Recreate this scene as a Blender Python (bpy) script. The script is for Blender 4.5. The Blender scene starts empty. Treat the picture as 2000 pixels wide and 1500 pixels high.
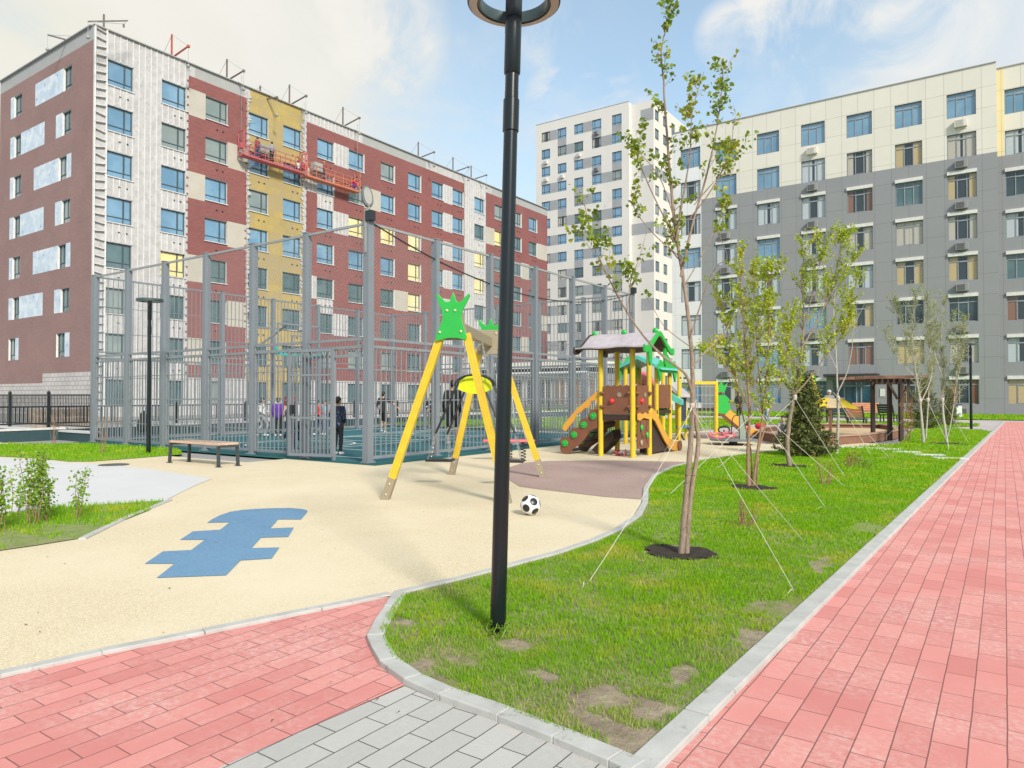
import bpy, bmesh, math, random
import numpy as np
from mathutils import Vector, Matrix
random.seed(7); rng = np.random.default_rng(7)
SC = bpy.context.scene; COL = SC.collection
R = math.radians
# ------------------------------------------------------------------ camera, world, sun, exposure
H = 1.4; YAW = R(34.8); PITCH = math.atan(23/1384)
cam_d = bpy.data.cameras.new('camera'); cam = bpy.data.objects.new('camera', cam_d); COL.objects.link(cam)
cam_d.sensor_width = 36; cam_d.lens = 1384/2000*36; cam_d.clip_end = 3000; cam_d.clip_start = 0.05
cam.location = (0, 0, H); cam.rotation_euler = (math.pi/2 + PITCH, 0, YAW); SC.camera = cam
SC.view_settings.view_transform = 'Standard'; SC.view_settings.look = 'None'
SC.view_settings.exposure = 1.0; SC.view_settings.gamma = 1
SC.cycles.max_bounces = 6; SC.cycles.transparent_max_bounces = 16
SUN_EL, SUN_AZ = R(33), Vector((.86, -.50, 0)).normalized()     # where the light comes from
W = bpy.data.worlds.new('World'); SC.world = W; W.use_nodes = True
nt = W.node_tree; nt.nodes.clear(); N = nt.nodes.new; L = nt.links.new
out = N('ShaderNodeOutputWorld'); bg = N('ShaderNodeBackground'); L(bg.outputs[0], out.inputs[0]); bg.inputs[1].default_value = 0.12
sky = N('ShaderNodeTexSky'); sky.sky_type = 'NISHITA'; sky.sun_disc = False; sky.sun_elevation = SUN_EL
sky.sun_rotation = math.atan2(SUN_AZ.x, SUN_AZ.y); sky.air_density = 1.0; sky.dust_density = 0.7; sky.ozone_density = 1.5
tc = N('ShaderNodeTexCoord'); sep = N('ShaderNodeSeparateXYZ'); L(tc.outputs['Generated'], sep.inputs[0])
def M(op, a, b=None, c=None, clamp=False):
    m = N('ShaderNodeMath'); m.operation = op; m.use_clamp = clamp
    for i, v in enumerate((a, b, c)):
        if v is None: continue
        if isinstance(v, (int, float)): m.inputs[i].default_value = v
        else: L(v, m.inputs[i])
    return m.outputs[0]
zz = M('ADD', M('MAXIMUM', sep.outputs[2], 0.0), 0.16)
cmb = N('ShaderNodeCombineXYZ'); L(M('DIVIDE', sep.outputs[0], zz), cmb.inputs[0]); L(M('DIVIDE', sep.outputs[1], zz), cmb.inputs[1])
n1 = N('ShaderNodeTexNoise'); n1.inputs['Scale'].default_value = 0.75; n1.inputs['Detail'].default_value = 9; n1.inputs['Roughness'].default_value = .56; n1.inputs['Distortion'].default_value = .35; L(cmb.outputs[0], n1.inputs[0])
n2 = N('ShaderNodeTexNoise'); n2.inputs['Scale'].default_value = 2.1; n2.inputs['Detail'].default_value = 6; n2.inputs['Roughness'].default_value = .6; L(cmb.outputs[0], n2.inputs[0])
n3 = N('ShaderNodeTexNoise'); n3.inputs['Scale'].default_value = 7.5; n3.inputs['Detail'].default_value = 8; n3.inputs['Roughness'].default_value = .58; n3.inputs['Distortion'].default_value = .5; L(tc.outputs['Generated'], n3.inputs[0])
def dotn(v):
    d = N('ShaderNodeVectorMath'); d.operation = 'DOT_PRODUCT'; L(tc.outputs['Generated'], d.inputs[0]); d.inputs[1].default_value = Vector(v).normalized(); return d.outputs['Value']
def camdir(px, py):
    v = Vector(((px-1000)/1384, (750-py)/1384, -1)); v = Matrix.Rotation(math.pi/2+PITCH, 3, 'X') @ v
    return (Matrix.Rotation(YAW, 3, 'Z') @ v).normalized()
hole = M('SMOOTH_MIN', M('MULTIPLY', M('SUBTRACT', dotn(camdir(1210, -80)), .915), 13.0, None), 1.0, .2)
hole = M('MAXIMUM', hole, 0.0)
veil = M('SUBTRACT', 1.04, M('MULTIPLY', hole, .70))                    # thin high cloud, parted where the blue shows
puff = M('MULTIPLY', M('SUBTRACT', n1.outputs[0], .50), 6.0, None, True)
for bx_, by_, br_, bs_ in ((1140, 200, 4.6, 1.5), (1215, 250, 3.5, 1.2), (1570, 5, 5.5, 1.1), (1425, 66, 2.6, .8), (1800, 45, 5.5, 1.0), (725, 60, 6.0, .8), (1070, 70, 3.0, .6), (1650, 150, 5, .5)):
    cr_ = math.cos(R(br_)); bl = M('MULTIPLY', M('SUBTRACT', dotn(camdir(bx_, by_)), cr_), 1.6/(1-cr_), None, True)
    bl = M('MULTIPLY', M('MULTIPLY', bl, M('MULTIPLY', M('SUBTRACT', n3.outputs[0], .40), 5.0, None, True)), bs_, None, True); puff = M('MAXIMUM', puff, bl)
lowc = M('MULTIPLY', M('SUBTRACT', .50, sep.outputs[2]), 1.5, None, True)
mask = M('ADD', M('MULTIPLY', veil, M('ADD', M('MULTIPLY', n2.outputs[0], .75), .42)), M('MULTIPLY', puff, .75))
mask = M('MINIMUM', M('ADD', mask, M('MULTIPLY', lowc, .10)), 1.0)
cc = N('ShaderNodeMix'); cc.data_type = 'RGBA'; L(M('MULTIPLY', M('SUBTRACT', dotn(camdir(-300, -100)), .62), 2.9, None, True), cc.inputs[0])
cc.inputs[6].default_value = (2.75, 3.2, 3.55, 1); cc.inputs[7].default_value = (3.55, 3.5, 3.1, 1)
cp = N('ShaderNodeMix'); cp.data_type = 'RGBA'; L(M('MULTIPLY', puff, .85), cp.inputs[0]); L(cc.outputs[2], cp.inputs[6]); cp.inputs[7].default_value = (3.95, 3.8, 3.6, 1)
skb = N('ShaderNodeMix'); skb.data_type = 'RGBA'; skb.blend_type = 'MULTIPLY'; skb.inputs[0].default_value = 1; L(sky.outputs[0], skb.inputs[6]); skb.inputs[7].default_value = (1.05, 1.12, 1.0, 1)
mx = N('ShaderNodeMix'); mx.data_type = 'RGBA'; L(mask, mx.inputs[0]); L(skb.outputs[2], mx.inputs[6]); L(cp.outputs[2], mx.inputs[7]); L(mx.outputs[2], bg.inputs[0])
sd = bpy.data.lights.new('sun', 'SUN'); sd.energy = 2.4; sd.angle = R(10); sd.color = (1, .93, .82)
so = bpy.data.objects.new('sun', sd); COL.objects.link(so)
sdir = Vector((SUN_AZ.x*math.cos(SUN_EL), SUN_AZ.y*math.cos(SUN_EL), math.sin(SUN_EL)))
so.rotation_euler = sdir.to_track_quat('Z', 'Y').to_euler(); so.location = (0, 0, 60)

# ------------------------------------------------------------------ helpers
CAM = Vector((0, 0, H))
def G(px, py, z=0.0):                       # photograph point -> the ground (or level z)
    d = camdir(px, py); t = (z-H)/d.z; p = CAM + d*t; return Vector((p.x, p.y, z))
def onX(px, py, X): d = camdir(px, py); t = X/d.x; return CAM + d*t
def onY(px, py, Y): d = camdir(px, py); t = Y/d.y; return CAM + d*t
def at(px, py, D):                          # point at forward distance D
    d = camdir(px, py); f = Vector((-math.sin(YAW), math.cos(YAW), 0)); return CAM + d*(D/d.dot(f))
RT = Vector((math.cos(YAW), math.sin(YAW), 0)); FW = Vector((-math.sin(YAW), math.cos(YAW), 0))

class MB:
    def __init__(s): s.v = []; s.f = []; s.m = []
    def add(s, vs, fs, mi=0):
        o = len(s.v); s.v += [tuple(v) for v in vs]; s.f += [tuple(i+o for i in f) for f in fs]; s.m += [mi]*len(fs)
    def box(s, c, d, rz=0, mi=0, mat=None):
        x, y, z = d[0]/2, d[1]/2, d[2]/2; M3 = mat or Matrix.Rotation(rz, 3, 'Z'); c = Vector(c)
        vs = [c + M3 @ Vector((a*x, b*y, e*z)) for a, b, e in ((-1,-1,-1),(1,-1,-1),(1,1,-1),(-1,1,-1),(-1,-1,1),(1,-1,1),(1,1,1),(-1,1,1))]
        s.add(vs, [(0,3,2,1),(4,5,6,7),(0,1,5,4),(1,2,6,5),(2,3,7,6),(3,0,4,7)], mi); return s
    def bar(s, a, b, w, h, mi=0, up=(0,0,1)):  # rectangular bar from a to b
        a, b = Vector(a), Vector(b); z = (b-a); ln = z.length; z.normalize(); u = Vector(up)
        if abs(z.dot(u)) > .99: u = Vector((1,0,0))
        x = u.cross(z).normalized(); y = z.cross(x); M3 = Matrix((x, y, z)).transposed()
        return s.box((a+b)/2, (w, h, ln), mat=M3, mi=mi)
    def tube(s, pts, rs, n=8, mi=0, cap=True):
        pts = [Vector(p) for p in pts]; rs = rs if isinstance(rs, (list, tuple)) else [rs]*len(pts)
        vs = []; prev = None
        for i, p in enumerate(pts):
            t = (pts[min(i+1, len(pts)-1)] - pts[max(i-1, 0)])
            if t.length < 1e-9: t = Vector((0,0,1))
            t.normalize()
            if prev is None:
                a = Vector((0,0,1)) if abs(t.z) < .9 else Vector((1,0,0)); x = a.cross(t).normalized()
            else: x = (prev - t*prev.dot(t)); x = x.normalized() if x.length > 1e-6 else Vector((1,0,0))
            prev = x; y = t.cross(x)
            for k in range(n):
                q = 2*math.pi*k/n; vs.append(p + (x*math.cos(q) + y*math.sin(q))*rs[i])
        fs = []
        for i in range(len(pts)-1):
            for k in range(n): fs.append((i*n+k, i*n+(k+1)%n, (i+1)*n+(k+1)%n, (i+1)*n+k))
        if cap: fs.append(tuple(range(n-1, -1, -1))); fs.append(tuple((len(pts)-1)*n+k for k in range(n)))
        s.add(vs, fs, mi); return s
    def prism(s, poly, z0, z1, mi=0):        # vertical prism of a 2-D outline
        n = len(poly); vs = [(p[0], p[1], z0) for p in poly] + [(p[0], p[1], z1) for p in poly]
        a = sum(poly[i][0]*poly[(i+1)%n][1]-poly[(i+1)%n][0]*poly[i][1] for i in range(n))
        o = list(range(n)); 
        if a < 0: o = o[::-1]
        fs = [tuple(o[::-1]), tuple(i+n for i in o)] + [(o[i], o[(i+1)%n], o[(i+1)%n]+n, o[i]+n) for i in range(n)]
        s.add(vs, fs, mi); return s
    def slab(s, poly, org, ux, uy, th, mi=0):  # flat outline (a,b) in plane org+a*ux+b*uy, thickness th
        ux, uy = Vector(ux), Vector(uy); nn = ux.cross(uy).normalized()*th/2; org = Vector(org); n = len(poly)
        A = [org + ux*a + uy*b - nn for a, b in poly]; B = [org + ux*a + uy*b + nn for a, b in poly]
        fs = [tuple(range(n-1,-1,-1)), tuple(range(n, 2*n))] + [(i, (i+1)%n, (i+1)%n+n, i+n) for i in range(n)]
        s.add(A+B, fs, mi); return s
    def ball(s, c, r, mi=0, n=10, m=7, sc=(1,1,1)):
        c = Vector(c); vs = [c + Vector((0,0,r*sc[2]))]
        for i in range(1, m):
            t = math.pi*i/m
            for k in range(n): q = 2*math.pi*k/n; vs.append(c + Vector((r*sc[0]*math.sin(t)*math.cos(q), r*sc[1]*math.sin(t)*math.sin(q), r*sc[2]*math.cos(t))))
        vs.append(c - Vector((0,0,r*sc[2]))); fs = [(0, 1+k, 1+(k+1)%n) for k in range(n)]
        for i in range(m-2):
            for k in range(n): fs.append((1+i*n+k, 1+(i+1)*n+k, 1+(i+1)*n+(k+1)%n, 1+i*n+(k+1)%n))
        e = len(vs)-1; fs += [(e, 1+(m-2)*n+(k+1)%n, 1+(m-2)*n+k) for k in range(n)]
        s.add(vs, fs, mi); return s
    def cyl(s, c, r, h, n=16, mi=0, r2=None): return s.tube([c, (c[0], c[1], c[2]+h)], [r, r if r2 is None else r2], n, mi)
    def build(s, name, mats, parent=None, smooth=False, bevel=0):
        me = bpy.data.meshes.new(name); o = Vector((0,0,0)); p = parent
        while p is not None: o = o + p.location; p = p.parent
        me.from_pydata([(v[0]-o.x, v[1]-o.y, v[2]-o.z) for v in s.v], [], s.f)
        for m_ in (mats if isinstance(mats, (list, tuple)) else [mats]): me.materials.append(m_)
        if any(s.m): me.polygons.foreach_set('material_index', s.m)
        if smooth: me.polygons.foreach_set('use_smooth', [True]*len(s.f))
        me.update(); ob = bpy.data.objects.new(name, me); COL.objects.link(ob); ob.parent = parent
        if smooth:
            md = ob.modifiers.new('edges', 'EDGE_SPLIT'); md.split_angle = R(38)
        if bevel:
            b = ob.modifiers.new('bevel', 'BEVEL'); b.width = bevel; b.segments = 2; b.limit_method = 'ANGLE'
        return ob
def tag(o, label=None, cat=None, group=None, kind=None):
    if label: o['label'] = label
    if cat: o['category'] = cat
    if group: o['group'] = group
    if kind: o['kind'] = kind
    return o
def thing(name, loc, label, cat, group=None, rz=0):
    o = bpy.data.objects.new(name, None); COL.objects.link(o); o.empty_display_size = .2
    o.location = loc; o.rotation_euler = (0, 0, rz); return tag(o, label, cat, group)
def copy_tree(o, parent=None):
    c = o.copy(); COL.objects.link(c); c.parent = parent
    for ch in list(o.children): copy_tree(ch, c)
    return c

# ------------------------------------------------------------------ materials
def srgb(h):
    h = h.lstrip('#'); c = [int(h[i:i+2], 16)/255 for i in (0, 2, 4)]
    return tuple((x/12.92 if x <= .04045 else ((x+.055)/1.055)**2.4) for x in c)
class NT:
    def __init__(s, name):
        s.m = bpy.data.materials.new(name); s.m.use_nodes = True; s.t = s.m.node_tree; s.b = s.t.nodes['Principled BSDF']
    def n(s, t, **k):
        x = s.t.nodes.new(t)
        for a, v in k.items():
            if a.startswith('i_'): x.inputs[a[2:].replace('_', ' ')].default_value = v
            else: setattr(x, a, v)
        return x
    def l(s, a, b): s.t.links.new(a, b)
    def pos(s, kind='geo'):
        return s.n('ShaderNodeNewGeometry').outputs['Position'] if kind == 'geo' else s.n('ShaderNodeTexCoord').outputs['Object']
    def mix(s, f, a, b, bt='MIX'):
        x = s.n('ShaderNodeMix', data_type='RGBA', blend_type=bt)
        for i, v in ((0, f), (6, a), (7, b)):
            if isinstance(v, tuple): x.inputs[i].default_value = (*v[:3], 1)
            elif isinstance(v, (int, float)): x.inputs[i].default_value = v
            else: s.l(v, x.inputs[i])
        return x.outputs[2]
    def ramp(s, f, a, b):
        x = s.n('ShaderNodeMapRange', clamp=True); s.l(f, x.inputs[0]); x.inputs[1].default_value = a; x.inputs[2].default_value = b; return x.outputs[0]
    def noise(s, v, sc, det=4, ro=.6):
        x = s.n('ShaderNodeTexNoise'); x.inputs['Scale'].default_value = sc; x.inputs['Detail'].default_value = det; x.inputs['Roughness'].default_value = ro; s.l(v, x.inputs['Vector']); return x.outputs[0]
    def bump(s, h, st=.3, d=.01):
        x = s.n('ShaderNodeBump'); x.inputs['Strength'].default_value = st; x.inputs['Distance'].default_value = d; s.l(h, x.inputs['Height']); s.l(x.outputs[0], s.b.inputs['Normal'])
    def uv(s, ax, off=(0, 0)):                # wall coordinates: along, up
        sp = s.n('ShaderNodeSeparateXYZ'); s.l(s.pos(), sp.inputs[0]); c = s.n('ShaderNodeCombineXYZ')
        s.l(sp.outputs[{'x': 0, 'y': 1}[ax[0]]], c.inputs[0]); s.l(sp.outputs[{'x': 0, 'y': 1, 'z': 2}[ax[1]]], c.inputs[1]); return c.outputs[0]
def mat(name, col, rough=.6, var=.12, sc=6, metal=0, bump=0, bsc=60, spec=.5, coat=0, obj=True, dirt=None):
    t = NT(name); c = srgb(col) if isinstance(col, str) else col
    v = t.pos('obj' if obj else 'geo'); n_ = t.noise(v, sc, 5)
    a = tuple(x*(1-var) for x in c); b = tuple(min(1, x*(1+var)) for x in c)
    cc_ = t.mix(t.ramp(n_, .3, .7), a, b)
    if dirt: cc_ = t.mix(t.ramp(t.noise(v, dirt[1], 6, .7), dirt[2], dirt[2]+.18), cc_, srgb(dirt[0]))
    t.l(cc_, t.b.inputs['Base Color']); t.b.inputs['Roughness'].default_value = rough
    t.b.inputs['Metallic'].default_value = metal; t.b.inputs['Specular IOR Level'].default_value = spec
    t.b.inputs['Coat Weight'].default_value = coat
    if bump: t.bump(t.noise(v, bsc, 3), bump, .01)
    return t.m
# ------------------------------------------------------------------ ground materials
def paver_mat(name, c1, c2, worn, mortar):
    t = NT(name); sp = t.n('ShaderNodeSeparateXYZ'); t.l(t.pos(), sp.inputs[0]); c = t.n('ShaderNodeCombineXYZ')
    t.l(sp.outputs[1], c.inputs[0]); t.l(sp.outputs[0], c.inputs[1])
    wob = t.n('ShaderNodeTexNoise'); wob.inputs['Scale'].default_value = 3; t.l(t.pos(), wob.inputs[0])
    ad = t.n('ShaderNodeVectorMath', operation='MULTIPLY_ADD'); t.l(wob.outputs[1], ad.inputs[0]); ad.inputs[1].default_value = (.012, .008, 0); t.l(c.outputs[0], ad.inputs[2])
    b = t.n('ShaderNodeTexBrick', offset=.42, offset_frequency=2, squash=1); t.l(ad.outputs[0], b.inputs[0])
    for k, v in (('Color1', (*c1, 1)), ('Color2', (*c2, 1)), ('Mortar', (*mortar, 1)), ('Scale', 1), ('Mortar Size', .003), ('Mortar Smooth', .25), ('Bias', -.1), ('Brick Width', .29), ('Row Height', .1275)): b.inputs[k].default_value = v
    p = t.pos(); big = t.ramp(t.noise(p, 1.3, 5), .40, .62); fine = t.ramp(t.noise(p, 28, 6, .75), .42, .72)
    f = t.n('ShaderNodeMath', operation='MULTIPLY'); t.l(big, f.inputs[0]); t.l(fine, f.inputs[1]); f2 = t.n('ShaderNodeMath', operation='MULTIPLY'); t.l(f.outputs[0], f2.inputs[0]); f2.inputs[1].default_value = .9
    col = t.mix(f2.outputs[0], b.outputs[0], worn)
    gr = t.noise(p, 260, 2); col = t.mix(t.ramp(gr, .2, .9), t.mix(1.0, col, (.86, .86, .86), 'MULTIPLY'), col)
    col = t.mix(b.outputs[1], col, mortar)
    t.l(col, t.b.inputs['Base Color']); t.b.inputs['Roughness'].default_value = .85; t.b.inputs['Specular IOR Level'].default_value = .3
    h = t.n('ShaderNodeMath', operation='MULTIPLY_ADD'); t.l(b.outputs[1], h.inputs[0]); h.inputs[1].default_value = -1; t.l(gr, h.inputs[2]); t.bump(h.outputs[0], .6, .006)
    return t.m
M_RED = paver_mat('red_paver', (.73, .30, .272), (.62, .225, .208), (.74, .55, .51), (.24, .11, .10))
M_GREY = paver_mat('grey_paver', (.53, .52, .50), (.45, .445, .43), (.60, .585, .56), (.07, .065, .06))
def speck(name, a, b, c, sc=170, big=.5, dk=.1):
    t = NT(name); p = t.pos(); f = t.ramp(t.noise(p, sc, 2, .5), .38, .62)
    col = t.mix(f, a, b); col = t.mix(t.ramp(t.noise(p, big, 5, .65), .42, .75), col, c)
    st = t.ramp(t.noise(p, 2.3, 7, .75), .62, .8); col = t.mix(t.mix(st, (0, 0, 0), (dk, dk, dk)), col, (.25, .2, .13))
    t.l(col, t.b.inputs['Base Color']); t.b.inputs['Roughness'].default_value = .92; t.b.inputs['Specular IOR Level'].default_value = .2
    t.bump(t.noise(p, sc*.8, 2), .35, .006); return t.m
M_BEIGE = speck('beige_rubber', (.71, .615, .44), (.52, .44, .30), (.68, .60, .45), 110)
M_MAUVE = speck('mauve_rubber', (.40, .29, .265), (.27, .19, .17), (.40, .30, .27), 95)
M_BLUE = speck('blue_rubber', (.16, .285, .43), (.10, .20, .33), (.16, .29, .43), 95, dk=.03)
M_PALE = speck('pale_paving', (.58, .58, .585), (.52, .52, .53), (.61, .61, .615), 60)
M_FARPAVE = speck('lilac_paving', (.46, .41, .41), (.40, .37, .37), (.5, .46, .45), 60)
M_COURT = speck('teal_court', (.035, .135, .16), (.028, .11, .135), (.045, .16, .18), 120, dk=.03)
M_COURTRIM = speck('green_court_edge', (.018, .115, .11), (.014, .09, .09), (.022, .13, .125), 120, dk=.02)
M_LINE = mat('court_line_paint', '#d8dcd8', .7)
M_KERB = mat('kerb_concrete', (.43, .43, .415), .85, .13, 5, bump=.25, bsc=120, obj=False, dirt=('#6f6a5e', 9, .6))
M_SOIL = None
def soil():
    t = NT('soil_and_turf'); p = t.pos(); col = t.mix(t.ramp(t.noise(p, 7, 7, .75), .35, .65), (.20, .155, .11), (.40, .33, .235))
    col = t.mix(t.ramp(t.noise(p, .9, 4), .38, .5), (.20, .24, .05), col); g = t.mix(t.noise(p, 3), (.14, .30, .01), (.20, .36, .02))
    ln = t.n('ShaderNodeVectorMath', operation='LENGTH'); t.l(p, ln.inputs[0]); col = t.mix(t.ramp(ln.outputs['Value'], 5.5, 12), col, g)
    t.l(col, t.b.inputs['Base Color']); t.b.inputs['Roughness'].default_value = 1; t.bump(t.noise(p, 30, 6, .7), .8, .03); return t.m
M_SOIL = soil()
M_GROUND = speck('ground_asphalt', (.30, .30, .30), (.26, .26, .26), (.33, .32, .31), 40)
M_SAND = speck('sand', (.55, .40, .24), (.46, .33, .19), (.58, .45, .29), 40)

def sheet(name, pts, z, m, kind='structure', sub=0):
    me = bpy.data.meshes.new(name); me.from_pydata([(p[0], p[1], z) for p in pts], [], [tuple(range(len(pts)))])
    me.materials.append(m); ob = bpy.data.objects.new(name, me); COL.objects.link(ob)
    if me.polygons[0].normal.z < 0: me.flip_normals()
    return tag(ob, kind=kind)
def gp(l, z=0): return [G(x, y, z) for x, y in l]

sheet('ground', [(-600, -200), (600, -200), (600, 900), (-600, 900)], -.03, M_GROUND)
EDGE = [(768,1163),(870,1139),(960,1116),(1080,1084),(1150,1060),(1200,1038),(1240,1010),(1254,985),(1257,955),(1275,930),(1310,913),(1370,899),(1440,889),(1520,880),(1600,878),(1760,868)]
e = gp(EDGE, .012)
sheet('playground_surface', [(-16, 1.2), *[tuple(p[:2]) for p in gp([(-300,1372),(0,1317),(200,1272),(400,1232),(630,1187)])], *[p[:2] for p in e], (-5.2, 23), (-7, 27), (-13, 27), (-13, 9), (-26, 8.6), (-26, 1.2)], .012, M_BEIGE)
sheet('mauve_play_surface', gp([(992,936),(990,914),(1020,904),(1071,900),(1200,899),(1340,902),(1300,917),(1272,933),(1257,955),(1252,975),(1180,970),(1120,963),(1050,955),(1015,950)], .016), .016, M_MAUVE)
sheet('mauve_far_surface', gp([(1330,846),(1420,843),(1520,843),(1540,862),(1500,866),(1440,858),(1360,856)], .016), .016, M_MAUVE)
BL = [(1215,512),(1245,490),(1290,468),(1350,448),(1420,437),(1500,431),(1600,427),(1700,426),(1765,431),(1796,438),(1803,446),(1765,493),(1630,493),(1585,545),(1722,540),(1690,595),(1530,600),(1475,660),(1638,657),(1592,722),(1410,733),(1325,820),(918,835),(1022,752),(848,752),(955,680),(1120,672),(1200,612),(1055,612),(1130,563),(1290,553),(1345,510)]
sheet('blue_fish_marking', gp([(x/3, 850+y/3) for x, y in BL], .016), .016, M_BLUE)
sheet('grey_pavement', gp([(-900,880),(0,894),(80,898),(133,904),(213,907),(300,917),(413,935),(383,947),(317,980),(200,990),(0,1013),(-900,1100)], .017), .017, M_PALE)
RP = gp([(790,1340),(452,1497)])
sheet('red_paving', [(-9, 1.35), *[p[:2] for p in gp([(-300,1380),(0,1325),(200,1280),(400,1240),(630,1193),(766,1165),(735,1215),(716,1250),(742,1302),(790,1338)])], (RP[1].x-.03, RP[1].y), (-2.42, -6), (-9, -6)], 0, M_RED)
sheet('grey_paving', [RP[0][:2], *[p[:2] for p in gp([(857,1369),(971,1410),(1079,1453),(1188,1500)])], (-1.10, 2.2), (-1.3, -6), (-2.42, -6), (RP[1].x-.03, RP[1].y)], 0, M_GREY)
KS = math.tan(R(1.42))
def kx(y): return -1.065 + KS*(y-2.51)           # path-side edge of the long kerb
sheet('red_path', [(kx(-6), -6), (3, -6), (3, 60), (1.6, 46.5), (kx(46.5), 46.5)], .0, M_RED)
sheet('cross_path', [(-60, 33), (kx(33)-.12, 32.5), (kx(46.4), 46.6), (30, 46.6), (30, 49), (-60, 49)], -.004, M_FARPAVE)
sheet('far_plaza', [(-22, 24), (-3.5, 25), (-3.5, 40), (-40, 44), (-40, 24)], -.008, M_FARPAVE)
sheet('teal_court', [(-22.45, 10.25), (-10.6, 10.25), (-10.6, 23.0), (-22.45, 23.0)], .02, M_COURT)
sheet('green_court_surround', [(-22.9, 9.85), (-10.25, 10.0), (-10.25, 23.4), (-22.9, 23.4)], .016, M_COURTRIM)
ln = MB()
for a, b in (((-21.6,11),(-11.4,11)),((-21.6,11),(-21.6,22.3)),((-11.4,11),(-11.4,22.3)),((-21.6,22.3),(-11.4,22.3)),((-21.6,16.6),(-11.4,16.6)),((-18.4,11),(-18.4,22.3)),((-14.6,11),(-14.6,22.3)),((-18.4,14.2),(-14.6,14.2)),((-18.4,19.1),(-14.6,19.1)),((-21.6,12.6),(-18.4,12.6)),((-14.6,12.6),(-11.4,12.6))):
    a, b = Vector((*a, .0255)), Vector((*b, .0255)); ln.bar(a, b, .05, .003)
for c in ((-16.5,16.6,1.5),(-16.5,13.2,1.5),(-16.5,20.0,1.5)):
    P = [Vector((c[0]+c[2]*math.cos(t*math.pi/16), c[1]+c[2]*math.sin(t*math.pi/16), .0285)) for t in range(33)]
    for p, q in zip(P, P[1:]): ln.bar(p, q, .05, .0026)
tag(ln.build('court_marking', M_LINE), kind='structure')

def kerb(name, pts, w, z1=.032, step=1.0, z0=-.08):       # pts on the paving side; the kerb lies to the left of travel
    mb = MB(); P = [Vector((p[0], p[1], 0)) for p in pts]
    seg = [];
    nrm = []
    for i in range(len(P)):
        d = (P[min(i+1, len(P)-1)]-P[max(i-1, 0)]).normalized(); nrm.append(Vector((-d.y, d.x, 0)))
    for i in range(len(P)-1):
        a, b = P[i], P[i+1]; k = max(1, round((b-a).length/step))
        for j in range(k):
            t0, t1 = j/k, (j+1)/k; g = .004/(b-a).length if k > 1 or (b-a).length > .6 else 0
            p0, p1 = a.lerp(b, t0+g), a.lerp(b, t1-g); q0 = p0 + nrm[i].lerp(nrm[i+1], t0)*w; q1 = p1 + nrm[i].lerp(nrm[i+1], t1)*w
            dz = random.uniform(-.002, .002)
            mb.add([(*p0[:2], z0),(*p1[:2], z0),(*q1[:2], z0),(*q0[:2], z0),(*p0[:2], z1+dz),(*p1[:2], z1+dz),(*q1[:2], z1+dz),(*q0[:2], z1+dz)],
                   [(0,3,2,1),(4,5,6,7),(0,1,5,4),(1,2,6,5),(2,3,7,6),(3,0,4,7)])
    return tag(mb.build(name, M_KERB, bevel=.006), kind='structure')
kerb('path_kerb', [(kx(y), y) for y in (-6, 0, 10, 20, 30, 40, 46.5)], .115)
kerb('curved_kerb', [p[:2] for p in gp([(768,1164),(750,1192),(733,1217),(716,1250),(727,1276),(742,1302),(790,1338),(857,1369),(971,1410),(1079,1453),(1188,1500),(1232,1520)])], .10)
kerb('playground_kerb', [p[:2] for p in gp([(-300,1381),(0,1325),(200,1280),(400,1240),(630,1193),(766,1165)])], .075, .02)
kerb('lawn_kerb', [p[:2] for p in gp(EDGE[:14])], -.075, .034)
kerb('lawn_edge_kerb', [p[:2] for p in gp([(327,979),(240,1014),(152,1057)])], .07, .030)

# ------------------------------------------------------------------ lawns and grass
LAWN = [p[:2] for p in gp([(792,1160),(870,1137),(960,1114),(1080,1082),(1150,1058),(1200,1036),(1243,1010),(1257,985),(1260,955),(1278,931),(1313,914),(1370,900),(1440,890),(1520,881),(1600,879),(1760,868),(1775,845),(1800,836),(1870,836)])] + [(kx(33)-.115, 33.0)] + [(kx(y)-.115, y) for y in (20, 10, 5, 2.6)] + [p[:2] for p in gp([(1240,1488),(1097,1439),(995,1401),(876,1357),(815,1325),(766,1296),(754,1275),(743,1240),(757,1208)])]
LAWN2 = [p[:2] for p in gp([(-700,868),(165,868),(347,878),(357,889),(233,899),(177,903),(133,903),(80,897),(0,893),(-700,880)])]
LAWN3 = [p[:2] for p in gp([(-700,1075),(0,1008),(100,995),(322,980),(290,1000),(150,1056),(70,1069),(0,1079),(-400,1135),(-700,1180)])]
LAWN4 = [(-40, 49.5), (12, 49.5), (12, 62), (-40, 62)]
LAWN5 = [(-16, 35.5), (-2.6, 35.5), (-1.0, 39), (-1.0, 41.5), (-16, 42)]
LAWN6 = [(-10.1, 23.6), (-10.1, 40), (-22, 40), (-30, 24)]
LAWN7 = [(3.4, -6), (30, -6), (30, 46), (3.4, 46)]
for nm, poly in (('lawn', LAWN), ('lawn_strip', LAWN2), ('shrub_lawn', LAWN3), ('far_lawn', LAWN4), ('middle_lawn', LAWN5), ('court_lawn', LAWN6), ('side_lawn', LAWN7)):
    sheet(nm, poly, .0205, M_SOIL)
def inpoly(x, y, poly):
    ins = np.zeros(len(x), bool); n = len(poly)
    for i in range(n):
        x0, y0 = poly[i][0], poly[i][1]; x1, y1 = poly[(i+1)%n][0], poly[(i+1)%n][1]
        if y0 == y1: continue
        c = ((y0 > y) != (y1 > y)) & (x < (x1-x0)*(y-y0)/(y1-y0)+x0); ins ^= c
    return ins
PITS = [(*G(1328,1085)[:2], .34), (*G(1470,955)[:2], .36), (*G(1540,912)[:2], .38), (*G(1850,868)[:2], .5)]
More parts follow.
